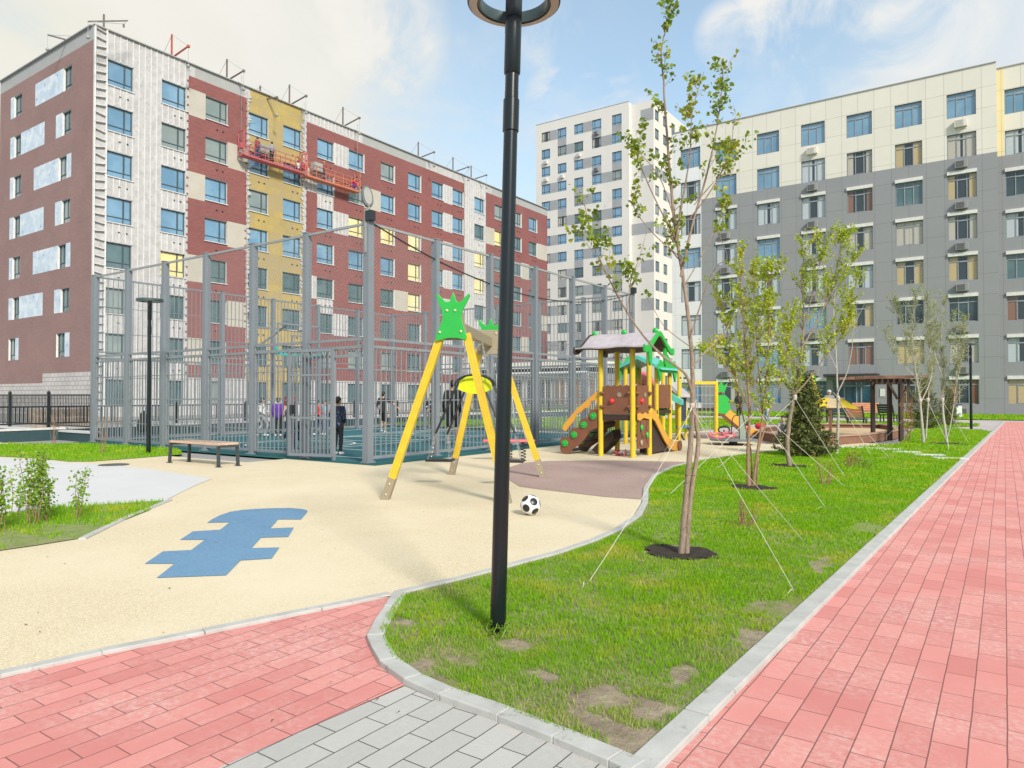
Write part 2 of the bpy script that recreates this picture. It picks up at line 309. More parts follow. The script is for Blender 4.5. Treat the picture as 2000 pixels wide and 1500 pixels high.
BARE = [(*G(1190,1375)[:2], .20, .13), (*G(1265,1400)[:2], .15, .12), (*G(1235,1455)[:2], .18, .12), (*G(1530,1200)[:2], .20, .28), (*G(1480,1250)[:2], .12, .2), (*G(1000,1270)[:2], .10, .08), (*G(860,1345)[:2], .12, .10), (*G(780,1225)[:2], .09, .09), (*G(1690,1035)[:2],.2,.35), (*G(1600,1110)[:2],.1,.3), (*G(60,1066)[:2],.9,.3), (*G(150,1040)[:2],.5,.25), (*G(-40,1085)[:2],.6,.3), (*G(900,1300)[:2],.10,.06), (*G(1060,1330)[:2],.09,.06), (*G(1180,1420)[:2],.2,.05), (*G(820,1310)[:2],.07,.10), (*G(1330,1330)[:2],.08,.16)]
STRAW = [(*G(1150,1400)[:2],.55), (*G(860,1290)[:2],.35), (*G(1000,1260)[:2],.22), (*G(1400,1290)[:2],.30), (*G(1250,1000)[:2],.5), (*G(870,1160)[:2],.3)]
def vnoise(x, y, s, seed):
    g = np.random.default_rng(seed).random((64, 64)); u = (x*s) % 64; v = (y*s) % 64; i = u.astype(int); j = v.astype(int); a = u-i; b = v-j
    a = a*a*(3-2*a); b = b*b*(3-2*b); i1 = (i+1) % 64; j1 = (j+1) % 64
    return (g[i,j]*(1-a)+g[i1,j]*a)*(1-b)+(g[i,j1]*(1-a)+g[i1,j1]*a)*b
def grass_mat():
    t = NT('grass_blades'); p = t.pos(); g = t.n('ShaderNodeNewGeometry'); r = g.outputs['Random Per Island']
    a = t.mix(r, (.17, .40, .004), (.30, .54, .01)); yl = t.mix(r, (.40, .50, .015), (.52, .55, .05))
    dry = t.mix(r, (.46, .40, .18), (.58, .50, .27))
    big = t.ramp(t.noise(p, 1.5, 4, .6), .50, .68); col = t.mix(big, a, yl)
    sm_ = t.ramp(t.noise(p, 2.6, 4, .7), .50, .80)
    for sx_, sy_, sr_ in STRAW:                    # places where the turf is worn and strawy
        ds = t.n('ShaderNodeVectorMath', operation='DISTANCE'); t.l(p, ds.inputs[0]); ds.inputs[1].default_value = (sx_, sy_, .02); nz = t.n('ShaderNodeMath', operation='MULTIPLY_ADD'); t.l(t.noise(p, 6, 3), nz.inputs[0]); nz.inputs[1].default_value = sr_*1.2; t.l(ds.outputs['Value'], nz.inputs[2])
        iv = t.n('ShaderNodeMapRange', clamp=True); t.l(nz.outputs[0], iv.inputs[0]); iv.inputs[1].default_value = sr_*1.7; iv.inputs[2].default_value = sr_*.8; ma = t.n('ShaderNodeMath', operation='MAXIMUM'); t.l(sm_, ma.inputs[0]); t.l(iv.outputs[0], ma.inputs[1]); sm_ = ma.outputs[0]
    dn = t.n('ShaderNodeMath', operation='MULTIPLY'); t.l(sm_, dn.inputs[0]); t.l(t.ramp(r, .45, .75), dn.inputs[1])
    col = t.mix(dn.outputs[0], col, dry); t.l(col, t.b.inputs['Base Color']); t.b.inputs['Roughness'].default_value = .6; t.b.inputs['Specular IOR Level'].default_value = .25
    tr = t.n('ShaderNodeBsdfTranslucent'); t.l(col, tr.inputs[0]); ms = t.n('ShaderNodeMixShader'); ms.inputs[0].default_value = .5
    o = t.t.nodes['Material Output']; t.l(t.b.outputs[0], ms.inputs[1]); t.l(tr.outputs[0], ms.inputs[2]); t.l(ms.outputs[0], o.inputs[0]); return t.m
M_GRASS = grass_mat()
def grass(name, poly, rings, hk=1.0):
    xs = [p[0] for p in poly]; ys = [p[1] for p in poly]; V = []; F3 = []; off = 0
    for (d0, d1, dens, hgt, wid) in rings:
        x0, x1, y0, y1 = max(min(xs), -d1*1.1), min(max(xs), d1), max(min(ys), -1), min(max(ys), d1*1.05)
        if x1 <= x0 or y1 <= y0: continue
        n = int((x1-x0)*(y1-y0)*dens); x = rng.uniform(x0, x1, n); y = rng.uniform(y0, y1, n); d = np.hypot(x, y)
        k = (d >= d0) & (d < d1) & inpoly(x, y, poly); x, y = x[k], y[k]
        den = .30 + 1.1*vnoise(x, y, 1.3, 3)*vnoise(x, y, 6, 4)*1.6 + .35*vnoise(x, y, 14, 11)
        for px, py, r in PITS: q = np.hypot(x-px, y-py)/r; den *= np.clip((q-.88)*7, 0, 1)
        for bx, by, rx, ry in BARE: q = np.hypot((x-bx)/rx, (y-by)/ry)+.95*vnoise(x, y, 11, 8)-.5; den *= np.clip((q-.7)*2.2, .03, 1)
        for i in range(13):                          # keep the curved kerb clear
            ax, ay = e[i][0], e[i][1]; bx, by = e[i+1][0]-ax, e[i+1][1]-ay; tt = np.clip(((x-ax)*bx+(y-ay)*by)/(bx*bx+by*by), 0, 1); den *= (np.hypot(x-ax-tt*bx, y-ay-tt*by) > .095)
        k = rng.random(len(x)) < den; x, y = x[k], y[k]; n = len(x)
        h = hgt*(.45+.8*rng.random(n)*(.5+vnoise(x, y, 2.2, 5)))*hk; a = rng.uniform(0, 2*np.pi, n); w = wid*(.7+.6*rng.random(n)); ln_ = rng.uniform(.05, .75, n); la = rng.uniform(0, 2*np.pi, n)
        wx, wy = np.cos(a)*w/2, np.sin(a)*w/2; lx, ly = np.cos(la)*ln_*h, np.sin(la)*ln_*h; z = np.full(n, .019)
        v = np.stack([np.stack([x-wx, y-wy, z], 1), np.stack([x+wx, y+wy, z], 1), np.stack([x+wx*.8+lx*.35, y+wy*.8+ly*.35, z+h*.6], 1), np.stack([x-wx*.8+lx*.35, y-wy*.8+ly*.35, z+h*.6], 1), np.stack([x+lx, y+ly, z+h*(1-.3*ln_)], 1)], 1)
        V.append(v.reshape(-1, 3)); b = off+5*np.arange(n)[:, None]
        F3.append(np.concatenate([b+np.array([[0,1,2]]), b+np.array([[0,2,3]]), b+np.array([[3,2,4]])], 1).reshape(-1, 3)); off += 5*n
    if not V: return
    V = np.concatenate(V); F = np.concatenate(F3); me = bpy.data.meshes.new(name); me.vertices.add(len(V)); me.vertices.foreach_set('co', V.ravel())
    me.loops.add(F.size); me.loops.foreach_set('vertex_index', F.ravel().astype(np.int32)); me.polygons.add(len(F)); me.polygons.foreach_set('loop_start', np.arange(0, F.size, 3, dtype=np.int32)); me.polygons.foreach_set('loop_total', np.full(len(F), 3, dtype=np.int32))
    me.update(calc_edges=True); me.materials.append(M_GRASS); ob = bpy.data.objects.new(name, me); COL.objects.link(ob); return tag(ob, kind='stuff', cat='grass')
tag(grass('lawn_grass', LAWN, [(0, 4, 17000, .031, .0032), (4, 7, 9500, .034, .0046), (7, 12, 4200, .036, .008), (12, 20, 1500, .040, .015), (20, 34, 320, .06, .026)]), 'bright green patchy grass on the lawn between the playground and the red path')
tag(grass('strip_grass', LAWN2, [(10, 40, 420, .07, .016)]), 'short green grass of the strip in front of the sports fence')
tag(grass('shrub_grass', LAWN3, [(4, 14, 1500, .055, .008)]), 'thin dry grass around the leafy shrubs on the left')
tag(grass('far_grass', LAWN4, [(30, 80, 50, .12, .06)]), 'green grass along the foot of the grey building')
tag(grass('middle_grass', LAWN5, [(20, 60, 90, .10, .05)]), 'green grass island between the far pavements')
tag(grass('court_grass', LAWN6, [(20, 60, 50, .10, .06)]), 'green grass behind the sports court')
for i, (px, py, r) in enumerate(PITS):
    mb = MB(); n = 28; prev = None; vs = [(px, py, .024)]
    rings = []
    for rr, z in ((.5, .0 if i == 0 else .024), (.8, .02), (1.0, .030)):
        for k in range(n): q = 2*math.pi*k/n; w = rr*r*(1+.1*math.sin(3*q+i)+(random.uniform(-.16, .12) if rr > .6 else 0)); vs.append((px+w*math.cos(q), py+w*.8*math.sin(q), (.024 if rr < .9 else .026) + random.uniform(0, .012)))
    fs = [(0, 1+k, 1+(k+1)%n) for k in range(n)] + [(1+j*n+k, 1+(j+1)*n+k, 1+(j+1)*n+(k+1)%n, 1+j*n+(k+1)%n) for j in range(2) for k in range(n)]
    mb.add(vs, fs); tag(mb.build('tree_pit', mat('pit_soil%d' % i, (.026, .018, .012), 1, .7, 14, bump=1, bsc=40), smooth=True), kind='structure')
sp = MB()
for (a, b), (w, d) in zip([(880,316),(1010,323),(1115,330),(1240,350),(1385,370),(1520,392)], [(.5,.5)]*6):
    c = G(1400+a/3.333, 780+b/3.333); sp.box((c.x, c.y, .022), (.62, .38, .04), random.uniform(.1, .4))
tag(sp.build('stepping_stones', M_PALE, bevel=.01), kind='structure')

m = MB()
for _ in range(110):
    d = random.uniform(3, 14); a = random.uniform(-.9, .25); p = FW*d + RT*d*a; q = Vector((p.x, p.y, .014))
    if inpoly(np.array([p.x]), np.array([p.y]), LAWN)[0] or p.y > 9.5: continue
    r_ = random.uniform(.003, .007); an = random.uniform(0, 6.28); m.add([q+Vector((math.cos(an+k*1.5708)*r_*(1 if k % 2 else 2), math.sin(an+k*1.5708)*r_*(1 if k % 2 else 2), random.uniform(0.001, .006))) for k in range(4)], [(0, 1, 2, 3)])
tag(m.build('leaf_litter', mat('dry_leaf_litter', (.13, .09, .05), .9, .4, 9)), 'scattered dry leaf crumbs on the paving and rubber surface', 'litter', kind='stuff')
# ------------------------------------------------------------------ building materials
def brick_wall(name, ax, c1, c2, mo, bw=.26, rh=.075, ms=.008):
    t = NT(name); b = t.n('ShaderNodeTexBrick', offset=.5); t.l(t.uv(ax), b.inputs[0])
    for k, v in (('Color1', (*c1, 1)), ('Color2', (*c2, 1)), ('Mortar', (*mo, 1)), ('Scale', 1), ('Mortar Size', ms), ('Bias', 0), ('Brick Width', bw), ('Row Height', rh)): b.inputs[k].default_value = v
    n_ = t.noise(t.pos(), .35, 4); col = t.mix(t.ramp(n_, .3, .7), t.mix(1.0, b.outputs[0], (.84, .84, .86), 'MULTIPLY'), b.outputs[0])
    t.l(col, t.b.inputs['Base Color']); t.b.inputs['Roughness'].default_value = .8; t.bump(b.outputs[1], -.4, .01); return t.m
M_BRICK = brick_wall('red_brick_cladding', 'yz', (.285, .10, .092), (.23, .08, .075), (.16, .07, .065))
M_BRICK_HAZE = brick_wall('hazed_brick_cladding', 'xz', (.30, .185, .17), (.265, .16, .147), (.22, .145, .135))  # gable brick, its shade and haze mixed into a greyer, paler colour
M_BLOCK = brick_wall('white_block_masonry', 'xz', (.55, .52, .50), (.48, .46, .45), (.25, .23, .22), .6, .3, .02)
M_WOOL = brick_wall('yellow_mineral_wool', 'yz', (.46, .345, .10), (.37, .285, .125), (.34, .26, .10), 1.2, .62, .012)
_n = M_WOOL.node_tree; _b = _n.nodes['Principled BSDF']; _l = _b.inputs['Base Color'].links[0].from_socket; _nz = _n.nodes.new('ShaderNodeTexNoise'); _nz.inputs['Scale'].default_value = .9; _nz.inputs['Detail'].default_value = 8; _nz.inputs['Roughness'].default_value = .75
_g = _n.nodes.new('ShaderNodeNewGeometry'); _n.links.new(_g.outputs['Position'], _nz.inputs[0]); _r = _n.nodes.new('ShaderNodeMapRange'); _r.inputs[1].default_value = .45; _r.inputs[2].default_value = .58; _n.links.new(_nz.outputs[0], _r.inputs[0])
_m = _n.nodes.new('ShaderNodeMix'); _m.data_type = 'RGBA'; _n.links.new(_r.outputs[0], _m.inputs[0]); _n.links.new(_l, _m.inputs[6]); _m.inputs[7].default_value = (.34, .27, .14, 1); _n.links.new(_m.outputs[2], _b.inputs['Base Color'])
M_WOOL2 = mat('mineral_wool_fuzz', '#c8ac62', .95, .15, 5, bump=.5, bsc=10, obj=False)
def membrane():
    t = NT('white_membrane'); p = t.pos(); a = t.noise(p, 2.2, 6, .7); col = t.mix(t.ramp(a, .35, .65), (.38, .37, .37), (.50, .49, .49))
    v = t.n('ShaderNodeTexVoronoi'); v.inputs['Scale'].default_value = 1.7; t.l(p, v.inputs[0]); col = t.mix(t.ramp(v.outputs[0], .0, .07), (.30, .28, .27), col)
    t.l(col, t.b.inputs['Base Color']); t.b.inputs['Roughness'].default_value = .55; t.bump(a, .9, .08); return t.m
M_MEMB = membrane()
M_BATTEN = mat('white_batten', (.62, .62, .62), .5)
M_PARA = mat('grey_parapet_metal', (.33, .335, .33), .5, .05, 1, obj=False)
M_BEIGEP = mat('beige_wall_panel', (.43, .40, .345), .6, .06, 1, obj=False)
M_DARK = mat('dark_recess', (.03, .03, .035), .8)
M_REVEAL = mat('white_window_trim', (.66, .65, .63), .6)
M_BLUEFOIL = None
def foil():
    t = NT('pale_blue_foil'); p = t.pos(); v = t.n('ShaderNodeTexVoronoi'); v.inputs['Scale'].default_value = 1.6; t.l(p, v.inputs[0])
    col = t.mix(t.ramp(v.outputs[0], .12, .2), (.20, .33, .50), (.46, .56, .66)); col = t.mix(t.ramp(t.noise(p, 1.2, 5), .45, .6), col, (.62, .68, .73))
    t.l(col, t.b.inputs['Base Color']); t.b.inputs['Roughness'].default_value = .45; t.bump(t.noise(p, 3, 5), .6, .04); return t.m
M_BLUEFOIL = foil()
def panelled(name, col, ax, w, h, jo, off=0):
    t = NT(name); b = t.n('ShaderNodeTexBrick', offset=0); mp = t.n('ShaderNodeMapping'); mp.inputs[1].default_value = (off, .35, 0); t.l(t.uv(ax), mp.inputs[0]); t.l(mp.outputs[0], b.inputs[0])
    for k, v in (('Color1', (*col, 1)), ('Color2', (*[x*.965 for x in col], 1)), ('Mortar', (*jo, 1)), ('Scale', 1), ('Mortar Size', .012), ('Bias', 0), ('Brick Width', w), ('Row Height', h)): b.inputs[k].default_value = v
    n_ = t.noise(t.pos(), .6, 4); c = t.mix(t.ramp(n_, .2, .8), t.mix(1.0, b.outputs[0], (.93, .93, .94), 'MULTIPLY'), b.outputs[0])
    t.l(c, t.b.inputs['Base Color']); t.b.inputs['Roughness'].default_value = .55; return t.m
M_CREAM = panelled('cream_facade_panels', (.66, .64, .575), 'xz', 1.2, 1.545, (.34, .33, .30))
M_CREAM_SUN = panelled('sunlit_cream_panels', (.68, .60, .36), 'xz', 1.2, 1.545, (.4, .35, .24))  # cream panels with warm sunlight painted into the colour
M_GREYF = panelled('grey_facade_panels', (.25, .26, .275), 'xz', 1.2, 1.545, (.15, .155, .16))
M_WHITEF = panelled('white_facade_panels', (.68, .69, .71), 'xz', 1.2, 1.545, (.42, .43, .45))
M_TWHITE = panelled('tower_white_render', (.66, .64, .60), 'xz', 6, 3.08, (.6, .58, .54))
M_TWHITEX = panelled('tower_sunlit_render', (.68, .635, .555), 'yz', 6, 3.08, (.62, .58, .5))  # warmer copy of the front render, sunlight on this side painted in
M_TGREY = mat('tower_grey_panel', (.30, .31, .325), .6, .06, 1, obj=False)
M_FRAME_D = mat('dark_window_frame', (.055, .085, .10), .45)
M_FRAME_L = mat('grey_window_frame', (.26, .29, .32), .45)
M_ROOF = mat('flat_roof', (.2, .2, .2), .9, obj=False)
def pane(name, c1, c2, spec=.5, fold_bands=False, ior=1.6):
    t = NT(name); p = t.pos('obj'); g = t.pos()
    nz = t.noise(g, .45, 3); col = t.mix(t.ramp(nz, .35, .65), c1, c2)
    if fold_bands:
        sp = t.n('ShaderNodeSeparateXYZ'); t.l(p, sp.inputs[0]); w = t.n('ShaderNodeTexWave', wave_type='BANDS', bands_direction='X'); w.inputs['Scale'].default_value = 5; w.inputs['Distortion'].default_value = 2.5; t.l(p, w.inputs[0])
        fold_shade = t.mix(w.outputs['Fac'], tuple(x*.68 for x in c1), c1)  # shade between curtain folds painted as darker bands on the flat pane
        ab = t.n('ShaderNodeMath', operation='ABSOLUTE'); sb = t.n('ShaderNodeMath', operation='SUBTRACT'); t.l(sp.outputs[0], sb.inputs[0]); sb.inputs[1].default_value = .93; t.l(sb.outputs[0], ab.inputs[0])
        ad = t.n('ShaderNodeMath', operation='MULTIPLY_ADD'); t.l(t.n('ShaderNodeObjectInfo').outputs['Random'], ad.inputs[0]); ad.inputs[1].default_value = .55; t.l(ab.outputs[0], ad.inputs[2])
        col = t.mix(t.ramp(ad.outputs[0], .50, .54), (.035, .05, .06), fold_shade)
    t.l(col, t.b.inputs['Base Color']); t.b.inputs['Roughness'].default_value = .04; t.b.inputs['IOR'].default_value = ior; t.b.inputs['Specular IOR Level'].default_value = spec
    t.bump(t.noise(g, .9, 2), .05, .05); return t.m
P_SKY = pane('painted_sky_glass', (.10, .22, .34), (.17, .32, .46), ior=2.0)  # reflected sky painted as a blue base colour
P_TEAL = pane('teal_reflection_glass', (.05, .105, .12), (.11, .17, .18), ior=1.8)  # darker base colour stands in for reflections of facing buildings
P_DARKG = pane('dark_glass', (.02, .035, .045), (.05, .08, .09), ior=1.6)
P_GREYG = pane('greyish_glass', (.17, .22, .22), (.25, .29, .28), ior=1.7)
P_YEL = pane('yellow_film_glass', (.72, .58, .22), (.75, .66, .40), ior=1.5)
P_CUR = pane('cream_curtained_glass', (.50, .47, .41), (.5, .47, .41), fold_bands=True)
P_CURW = pane('white_curtained_glass', (.50, .56, .60), (.5, .55, .6), fold_bands=True)
P_CURB = pane('brown_curtained_glass', (.26, .14, .10), (.26, .14, .10), fold_bands=True)
P_CURY = pane('sand_curtained_glass', (.52, .41, .22), (.5, .4, .22), fold_bands=True)
P_DOOR = pane('blue_door_glass', (.01, .05, .08), (.02, .09, .12), ior=1.7)
WCACHE = {}
def win_meshes(w, h, style, fm):
    key = (round(w, 2), round(h, 2), style, fm.name)
    if key in WCACHE: return WCACHE[key]
    f = MB(); t = .055; y0, y1 = .0, .07
    def br(x0, x1, z0, z1, ya=y0, yb=y1): f.box(((x0+x1)/2, (ya+yb)/2, (z0+z1)/2), (x1-x0, yb-ya, z1-z0))
    br(0, w, 0, t); br(0, w, h-t, h); br(0, t, t, h-t); br(w-t, w, t, h-t)
    if style == 'A':
        m = w*.70; hz = h*.24; br(m-.03, m+.03, t, h-t); br(t, m-.03, hz-.025, hz+.025); br(m+.03, w-t, hz-.025, hz+.025)
        br(m+.03, m+.065, hz+.025, h-t, -.01, .05); br(w-t-.035, w-t, hz+.025, h-t, -.01, .05)
    elif style == 'N': hz = h*.24; br(t, w-t, hz-.025, hz+.025); br(w*.5-.02, w*.5+.02, hz+.025, h-t)
    elif style == 'B':
        hz = h*.80; br(t, w-t, hz-.03, hz+.03)
        for q in (.335, .665): br(w*q-.03, w*q+.03, t, hz-.03); br(w*q-.02, w*q+.02, hz+.03, h-t, .01, .07)
        br(w*.36, w*.64, t, t+.04, -.012, .06); br(w*.36, w*.64, hz-.07, hz-.03, -.012, .06)
    elif style == 'T':
        hz = h*.24; m = w*.28; br(m-.03, m+.03, t, h-t); br(t, m-.03, hz-.03, hz+.03); br(m+.03, w-t, hz-.03, hz+.03)
    fme = bpy.data.meshes.new('window'); fme.from_pydata(f.v, [], f.f); fme.materials.append(fm)
    pme = bpy.data.meshes.new('pane'); pme.from_pydata([(t*.5, .045, t*.5), (w-t*.5, .045, t*.5), (w-t*.5, .045, h-t*.5), (t*.5, .045, h-t*.5)], [], [(0, 1, 2, 3)]); pme.materials.append(P_TEAL)
    WCACHE[key] = (fme, pme); return WCACHE[key]
def window(root, axis, fixed, u0, z0, w, h, style, fm, pm, depth=.14, label=None):
    fme, pme = win_meshes(w, h, style, fm)
    o = bpy.data.objects.new('window', fme); COL.objects.link(o); o.parent = root
    p = Vector((u0, fixed+depth, z0)) if axis == 'y' else Vector((fixed-depth, u0, z0)); o.location = p - root.location
    if axis == 'x': o.rotation_euler = (0, 0, math.pi/2)
    g = bpy.data.objects.new('pane', pme); COL.objects.link(g); g.parent = o
    g.material_slots[0].link = 'OBJECT'; g.material_slots[0].material = pm
    if label: o['label'] = label
    return o
def windows_rest(root, axis, lst):                     # many small far windows as one part
    f = MB()
    for fixed, u0, z0, w, h, style, fm, pm, depth in lst:
        for i_, me in enumerate(win_meshes(w, h, style, fm)):
            vs = [(fixed-depth-v.co.y, u0+v.co.x, z0+v.co.z) if axis == 'x' else (u0+v.co.x, fixed+depth+v.co.y, z0+v.co.z) for v in me.vertices]
            f.add(vs, [tuple(p.vertices) for p in me.polygons], i_)
    o = f.build('window', [lst[0][6], lst[0][7]], root); o['kind'] = 'stuff'; return o
def facade(root, name, axis, fixed, u0, u1, z0, z1, holes, region, mats, ub=(), zb=(), depth=.14, rev=0, extra=None):
    us = sorted({round(x, 3) for x in [u0, u1, *[h for H_ in holes for h in H_[:2]], *ub] if u0 <= x <= u1}); zs = sorted({round(x, 3) for x in [z0, z1, *[h for H_ in holes for h in H_[2:]], *zb] if z0 <= x <= z1})
    mb = extra or MB()
    P = (lambda u, z, d=0: (u, fixed+d, z)) if axis == 'y' else (lambda u, z, d=0: (fixed-d, u, z))
    for i in range(len(us)-1):
        a, b = us[i], us[i+1]; um = (a+b)/2; run = None
        if b-a < .002: continue
        for j in range(len(zs)-1):
            c, d = zs[j], zs[j+1]; zm = (c+d)/2
            if d-c < .002: continue
            if any(h[0] < um < h[1] and h[2] < zm < h[3] for h in holes): k = None
            else: k = region(um, zm)
            if k is not None: mb.add([P(a, c), P(b, c), P(b, d), P(a, d)], [(0, 1, 2, 3)], k)
    for a, b, c, d in holes:
        for q in (((a,c),(a,d)), ((a,d),(b,d)), ((b,d),(b,c)), ((b,c),(a,c))):
            mb.add([P(*q[0]), P(*q[1]), P(*q[1], depth+.06), P(*q[0], depth+.06)], [(0, 1, 2, 3)], rev)
    return mb.build(name, mats, root)

# ------------------------------------------------------------------ the building under construction (left)
XL, YL = -49.366, 22.44; YE = 79.2
lb = thing('apartment_building', (XL, YL, 0), 'half-clad apartment block under construction with white, red and yellow wall sections', 'building')
ROW = [24.1-3.085*k for k in range(8)]; WH = 1.72; WW = 1.84
CL = [23.22,27.08,30.47,34.19,37.49,41.07,44.71,48.79,52.63,56.23,59.64,63.54,67.42,71.2,74.79]
# regions: 0 brick 1 membrane 2 wool 3 grey parapet 4 beige 5 reveal 6 dark
patches = []
for k, zt in enumerate(ROW):
    a, b = zt-WH-.16, zt+.1
    if k < 7:
        patches.append((29.1, 30.47, a, b, 4) if k % 2 == 0 else (32.33, 34.0, a, b, 4))
        patches.append((58.07, 59.64, a, b, 1))
    if k in (0, 2, 5): patches.append((42.91, 44.71, a, b, 1))
    if k in (1, 4): patches.append((39.9, 41.07, a, b, 1))
    if k in (1, 4): patches.append((46.55, 48.79, a, b, 4) if k == 1 else (50.63, 52.63, a, b, 4))
    if k in (1, 4, 6): patches.append((65.7, 67.42, a, b, 4)); patches.append((76.63, 79.2, a, b, 4))
    if k in (2, 5): patches.append((73.04, 74.79, a, b, 4)); 
patches.append((41.07, 42.91, ROW[2], ROW[1]-WH, 1)); patches.append((41.07, 42.91, ROW[5], ROW[4]-WH, 1))
def reg(u, z):
    if z > 25.12: return 1 if u < 29.6 else 3 if u < 33.5 else 1 if u < 34.3 else 2 if u < 39.5 else 1 if u < 46.4 else 3 if u < 55.3 else 1 if u < 66.8 else 3
    if u < 29.1: return 1
    if 34.15 <= u < 39.6: return 2 if z > 1.0 else 1
    if 34.0 <= u < 34.15 or 39.6 <= u < 39.9: return 1
    if 61.7 <= u < 65.7: return 1
    if z < 2.75: return 1
    for a, b, c, d, m_ in patches:
        if a < u < b and c < z < d: return m_
    return 0
holes = [(c, c+WW, z-WH, z) for c in CL for z in ROW]
ex = MB()
for k in range(300):                                   # battens over the white sections
    y = YL+.9+k*.42
    if y > 79: break
    if y < 29 or 61.8 < y < 65.6: spans = [(-.2, 26.05)]
    elif 39.6 < y < 46.3: spans = [(25.15, 26.1)]
    else: spans = []
    spans += [(c, d) for a, b, c, d, m_ in patches if m_ == 1 and a+.1 < y < b-.1]
    for z0, z1 in spans:
        cuts = [(z-WH-.03, z+.03) for z in ROW if any(c-.04 < y < c+WW+.04 for c in CL)] if z1 > 20 and z0 < 1 else []
        z = z0
        for c, d in sorted(cuts): ex.box((XL+.025, y, (z+c)/2), (.05, .045, max(.01, c-z)), mi=5); z = d
        ex.box((XL+.025, y, (z+z1)/2), (.05, .045, z1-z), mi=5)
for c in CL:                                           # vents and sills under the windows
    for k, z in enumerate(ROW[:-1]):
        for q in (.95, 1.45): ex.box((XL+.03, c+q, z-WH-.62), (.06, .12, .07), mi=6)
        ex.box((XL+.04, c+WW/2, z-WH-.03), (.10, WW+.12, .05), mi=5)
        if c > 39.8 and not 61 < c < 66: ex.box((XL+.012, c+WW+.035, z-WH/2), (.03, .07, WH+.02), mi=5)
for k in range(46): ex.box((XL+.09, YL+.42+random.uniform(-.05, .05), .6+k*.56), (.16, .72, .035), mat=Matrix.Rotation(random.uniform(-.25, .25), 3, 'X'), mi=5)
for y in (YL+.06, YL+.8): ex.box((XL+.07, y, 13), (.14, .09, 26.2), mi=5)
for yy, sgn in ((34.05, 1), (39.6, -1)):                # ragged membrane edge on the wool
    z = 2.8
    while z < 25.1:
        hgt = random.uniform(.25, .6); ww = random.uniform(.05, .45); ex.slab([(0, 0), (sgn*ww, hgt*.5), (0, hgt)], (XL+.04, yy, z), (0, 1, 0), (0, 0, 1), .04, mi=1); z += hgt*.8
for c_ in (29.1, 34.0, 41.0):                          # stepped brick edge
    for k in range(74):
        if k % 2: ex.box((XL+.018, c_-.06 if c_ < 40 else c_-1.1, 2.8+k*.3), (.03, .14, .13), mi=0)
facade(lb, 'wall', 'x', XL, YL, YE, -3, 26.0, holes, reg, [M_BRICK, M_MEMB, M_WOOL, M_PARA, M_BEIGEP, M_BATTEN, M_DARK], ub=[29.1, 29.6, 33.5, 34.0, 34.15, 34.3, 39.5, 39.6, 39.9, 46.4, 55.3, 61.7, 65.7, 66.8, *[x for p in patches for x in p[:2]]], zb=[2.75, 1.0, 25.12, *[x for p in patches for x in p[2:4]]], rev=5, extra=ex)
# the short side
SH = []; sp_ = []
for k in range(7):
    zt = 24.25-3.085*k; zb_ = zt-1.65
    if k in (0, 2, 4):
        SH.append((-61.9, -60.5, zb_, zt)); sp_.append((-62.5, -61.9, zb_, zt, 3))
        if k == 0: SH.append((-53.7, -52.45, zb_, zt)); sp_.append((-58.2, -53.7, zb_, zt, 2))
        else: SH.append((-54.3, -53.1, zb_, zt)); sp_ += [(-58.3, -54.3, zb_, zt, 2), (-53.1, -52.4, zb_, zt, 3)]
    elif k < 6:
        SH += [(-61.8, -60.6, zb_, zt), (-53.8, -52.5, zb_, zt)]; sp_ += [(-62.5, -61.8, zb_, zt, 3), (-60.6, -56.6, zb_, zt, 2), (-54.8, -53.8, zb_, zt, 3)]
    else: SH += [(-62.4, -61.2, zb_, zt), (-54.4, -53.1, zb_, zt)]; sp_ += [(-61.2, -60.6, zb_, zt, 3), (-53.1, -52.4, zb_, zt, 3)]
def reg2(u, z):
    if z > 25.05: return 4
    for a, b, c, d, m_ in sp_:
        if a < u < b and c < z < d: return m_
    if z < 2.3 or (z < 3.0 and u > -56.5): return 1
    return 0
facade(lb, 'side_wall', 'y', YL, -64.5, XL, -3, 26.0, SH, reg2, [M_BRICK_HAZE, M_BLOCK, M_BLUEFOIL, M_BLUEFOIL, M_PARA, M_REVEAL], ub=[-56.5, *[x for p in sp_ for x in p[:2]]], zb=[2.3, 3.0, 25.05, *[x for p in sp_ for x in p[2:4]]], rev=5)
mb = MB(); mb.prism([(-64.4, YL+.3), (XL-.3, YL+.3), (XL-.3, YE-.05), (-64.4, YE-.05)], -3, 25.6); mb.build('roof', M_ROOF, lb)
mb = MB(); mb.bar((XL+.0, YL-.04, 26.02), (XL, YE, 26.02), .34, .07); mb.bar((-64.5, YL+.0, 26.02), (XL-.17, YL, 26.02), .30, .07); mb.build('coping', M_PARA, lb)
for a, b, c, d in SH: window(lb, 'y', YL, a, c, b-a, d-c, 'N', M_FRAME_D, random.choice([P_TEAL, P_GREYG, P_TEAL]))
rest = []; nwin = 0
for i, c in enumerate(CL):
    for k, z in enumerate(ROW):
        if k <= 3: pm = P_SKY if random.random() < .8 else P_GREYG
        else: pm = random.choice([P_TEAL, P_TEAL, P_GREYG])
        if (i, k) in ((7, 2), (8, 2), (6, 2), (11, 3), (8, 3), (8, 4), (13, 2), (12, 1), (14, 2), (1, 4), (11, 2)): pm = P_YEL
        if (i >= 11 and k >= 1) or (i == 10 and k > 3):
            if len(rest) < 50 and (i, k) not in ((11, 3), (11, 2), (12, 1)): rest.append((XL, c, z-WH, WW, WH, 'A', M_FRAME_D, P_TEAL, .14)); continue
        window(lb, 'x', XL, c, z-WH, WW, WH, 'A', M_FRAME_D, pm); nwin += 1
windows_rest(lb, 'x', rest)

